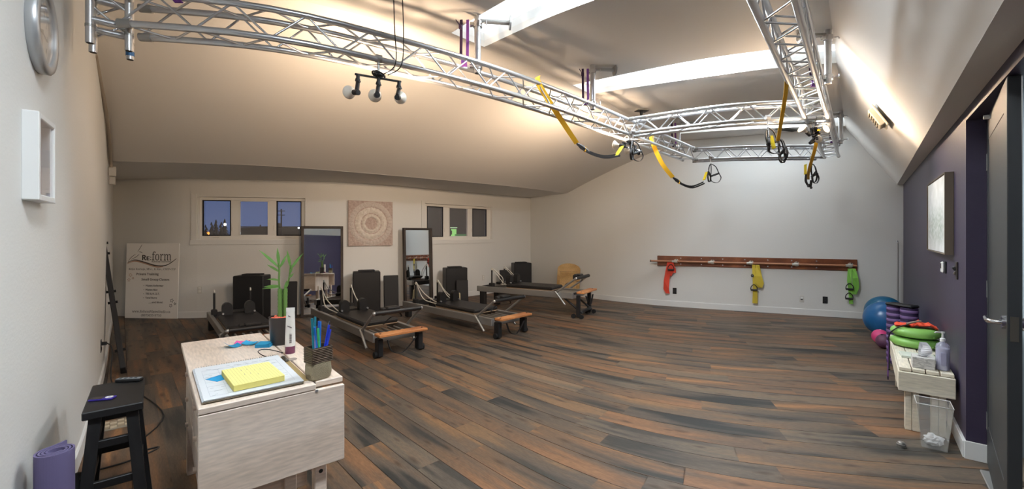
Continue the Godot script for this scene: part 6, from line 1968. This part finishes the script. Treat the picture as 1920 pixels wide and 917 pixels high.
	var ctis := thing("crumpled_tissue", "crumpled white tissue in the clear wastebasket", "tissue", V(2.765, 2.80, 0.008), 0.4)
	var crm := Sh.new()
	var cr := noise(99, 22.0, 3)
	var R := func(i: int, j: int) -> Vector3:
		var th := PI * i / 12.0
		var phi := TAU * j / 18.0
		var d := Vector3(sin(th) * cos(phi), cos(th), sin(th) * sin(phi))
		var rr := 1.0 + 0.55 * cr.get_noise_3d(d.x * 0.09, d.y * 0.09, d.z * 0.09)
		return Vector3(0, 0.034, 0) + d * Vector3(0.058, 0.034, 0.045) * rr
	for i in 12:
		for j in 18:
			var q := [R.call(i, j), R.call(i, (j + 1) % 18), R.call(i + 1, (j + 1) % 18), R.call(i + 1, j)]
			for v in 4: q[v].y = maxf(q[v].y, 0.001)
			crm.quad(q[0], q[1], q[2], q[3], (q[0] + q[2]) / 2 - Vector3(0, 0.034, 0))
	obj("tissue", crm, mat(C(226, 226, 226), 0.9), ctis)
	var jar := thing("door_stop", "small round steel door stop on the floor", "door stop", V(2.545, 2.79))
	obj("body", Sh.new().lathe([Vector2(0, 0), Vector2(0.022, 0), Vector2(0.023, 0.004), Vector2(0.020, 0.030), Vector2(0.014, 0.036), Vector2(0, 0.037)], Transform3D(), 20), mat(C(150, 148, 144), 0.3, 0.8), jar)
	obj("bumper", Sh.new().lathe([Vector2(0.0215, 0.012), Vector2(0.0245, 0.014), Vector2(0.0245, 0.022), Vector2(0.0205, 0.024)], Transform3D(), 20), mat(C(110, 108, 104), 0.7), jar)
	# picture on the purple wall
	var t0 := Vector2(6.20, 6.76)
	var t1 := Vector2(2.83, 2.66)
	var xf := frame_between(t1, t0, 0)
	if xf.basis.z.x > 0.0: xf.basis = Basis(-xf.basis.x, Vector3.UP, -xf.basis.z)
	var pic := thing("canvas_picture", "framed pale misty tree canvas on the purple wall", "picture")
	var mid := V(3.50, 3.39, 1.54) + xf.basis.z * 0.0
	# slide onto the wall face
	var wallpt := V(2.83, 2.66, 0.0)
	mid -= xf.basis.z * (mid - wallpt).dot(xf.basis.z)
	pic.transform = Transform3D(xf.basis, mid)
	var PW := 1.08
	var PH := 0.59
	var im := Image.create(256, 144, false, Image.FORMAT_RGB8)
	var fog := noise(120, 0.02, 4)
	var twig := noise(121, 0.09, 4)
	for x in 256:
		for y in 144:
			var c := C(208, 208, 204).lerp(C(224, 224, 222), clampf(0.5 + fog.get_noise_2d(x, y), 0, 1))
			if y < 62: c = c.lerp(C(198, 200, 196), 0.4 * clampf(0.5 + fog.get_noise_2d(x * 0.6 + 90, y * 2.0), 0, 1))
			for tq in [[70, 30], [110, 42], [165, 50], [205, 36], [30, 22]]:
				var dx := absf(x - tq[0]) / float(tq[1])
				var dy := absf(y - 92.0) / 46.0
				var dens := clampf(1.0 - dx * dx - dy * dy, 0.0, 1.0) * clampf(0.5 + twig.get_noise_2d(x * 2.0, y * 0.8) * 1.4, 0.0, 1.0)
				c = c.lerp(C(128, 140, 122), dens * 0.75)
			im.set_pixel(x, y, c)
	var art := mat(Color.WHITE, 0.8)
	art.albedo_texture = ImageTexture.create_from_image(im)
	obj("canvas", Sh.new().prism(PackedVector2Array([Vector2(-PW / 2 + 0.012, -PH / 2 + 0.012), Vector2(PW / 2 - 0.012, -PH / 2 + 0.012), Vector2(PW / 2 - 0.012, PH / 2 - 0.012), Vector2(-PW / 2 + 0.012, PH / 2 - 0.012)]), 0.002, 0.040), art, pic)
	var oak := mat(C(104, 92, 78), 0.7)
	for s in [-1.0, 1.0]:
		obj("frame_side", Sh.new().box(Vector3(s * (PW / 2 - 0.004), 0, 0.024), Vector3(0.010, PH, 0.048), 0.002), oak, pic)
		obj("frame_rail", Sh.new().box(Vector3(0, s * (PH / 2 - 0.004), 0.024), Vector3(PW - 0.02, 0.010, 0.048), 0.002), oak, pic)
	var wall_at := func(d: float, y: float) -> Transform3D:
		var f := (d - 2.66) / (6.76 - 2.66)
		var q := t1.lerp(t0, f)
		return Transform3D(xf.basis, Vector3(q.x, y, -q.y))
	var th := thing("thermostat", "black and white thermostat below the misty canvas", "thermostat")
	th.transform = wall_at.call(3.30, 1.135)
	obj("plate", Sh.new().box(Vector3(0, 0, 0.005), Vector3(0.085, 0.095, 0.010), 0.004), M.black, th)
	obj("dial", Sh.new().box(Vector3(0, 0, 0.018), Vector3(0.07, 0.088, 0.020), 0.009), M.white, th)
	obj("screen", Sh.new().box(Vector3(0.0, 0.01, 0.0285), Vector3(0.04, 0.04, 0.002)), M.black, th)
	var sw := thing("light_switch", "dark bronze switch plate beside the doorway", "switch")
	sw.transform = wall_at.call(2.90, 1.145)
	obj("plate", Sh.new().box(Vector3(0, 0, 0.004), Vector3(0.07, 0.12, 0.008), 0.003), mat(C(58, 52, 48), 0.4, 0.3), sw)
	obj("toggle", Sh.new().box(Vector3(0, 0.012, 0.014), Vector3(0.012, 0.026, 0.018), 0.003, Basis(Vector3.RIGHT, 0.5)), M.black, sw)
	obj("toggle", Sh.new().box(Vector3(0, -0.018, 0.012), Vector3(0.012, 0.022, 0.014), 0.003, Basis(Vector3.RIGHT, -0.4)), mat(C(90, 82, 74), 0.5), sw)
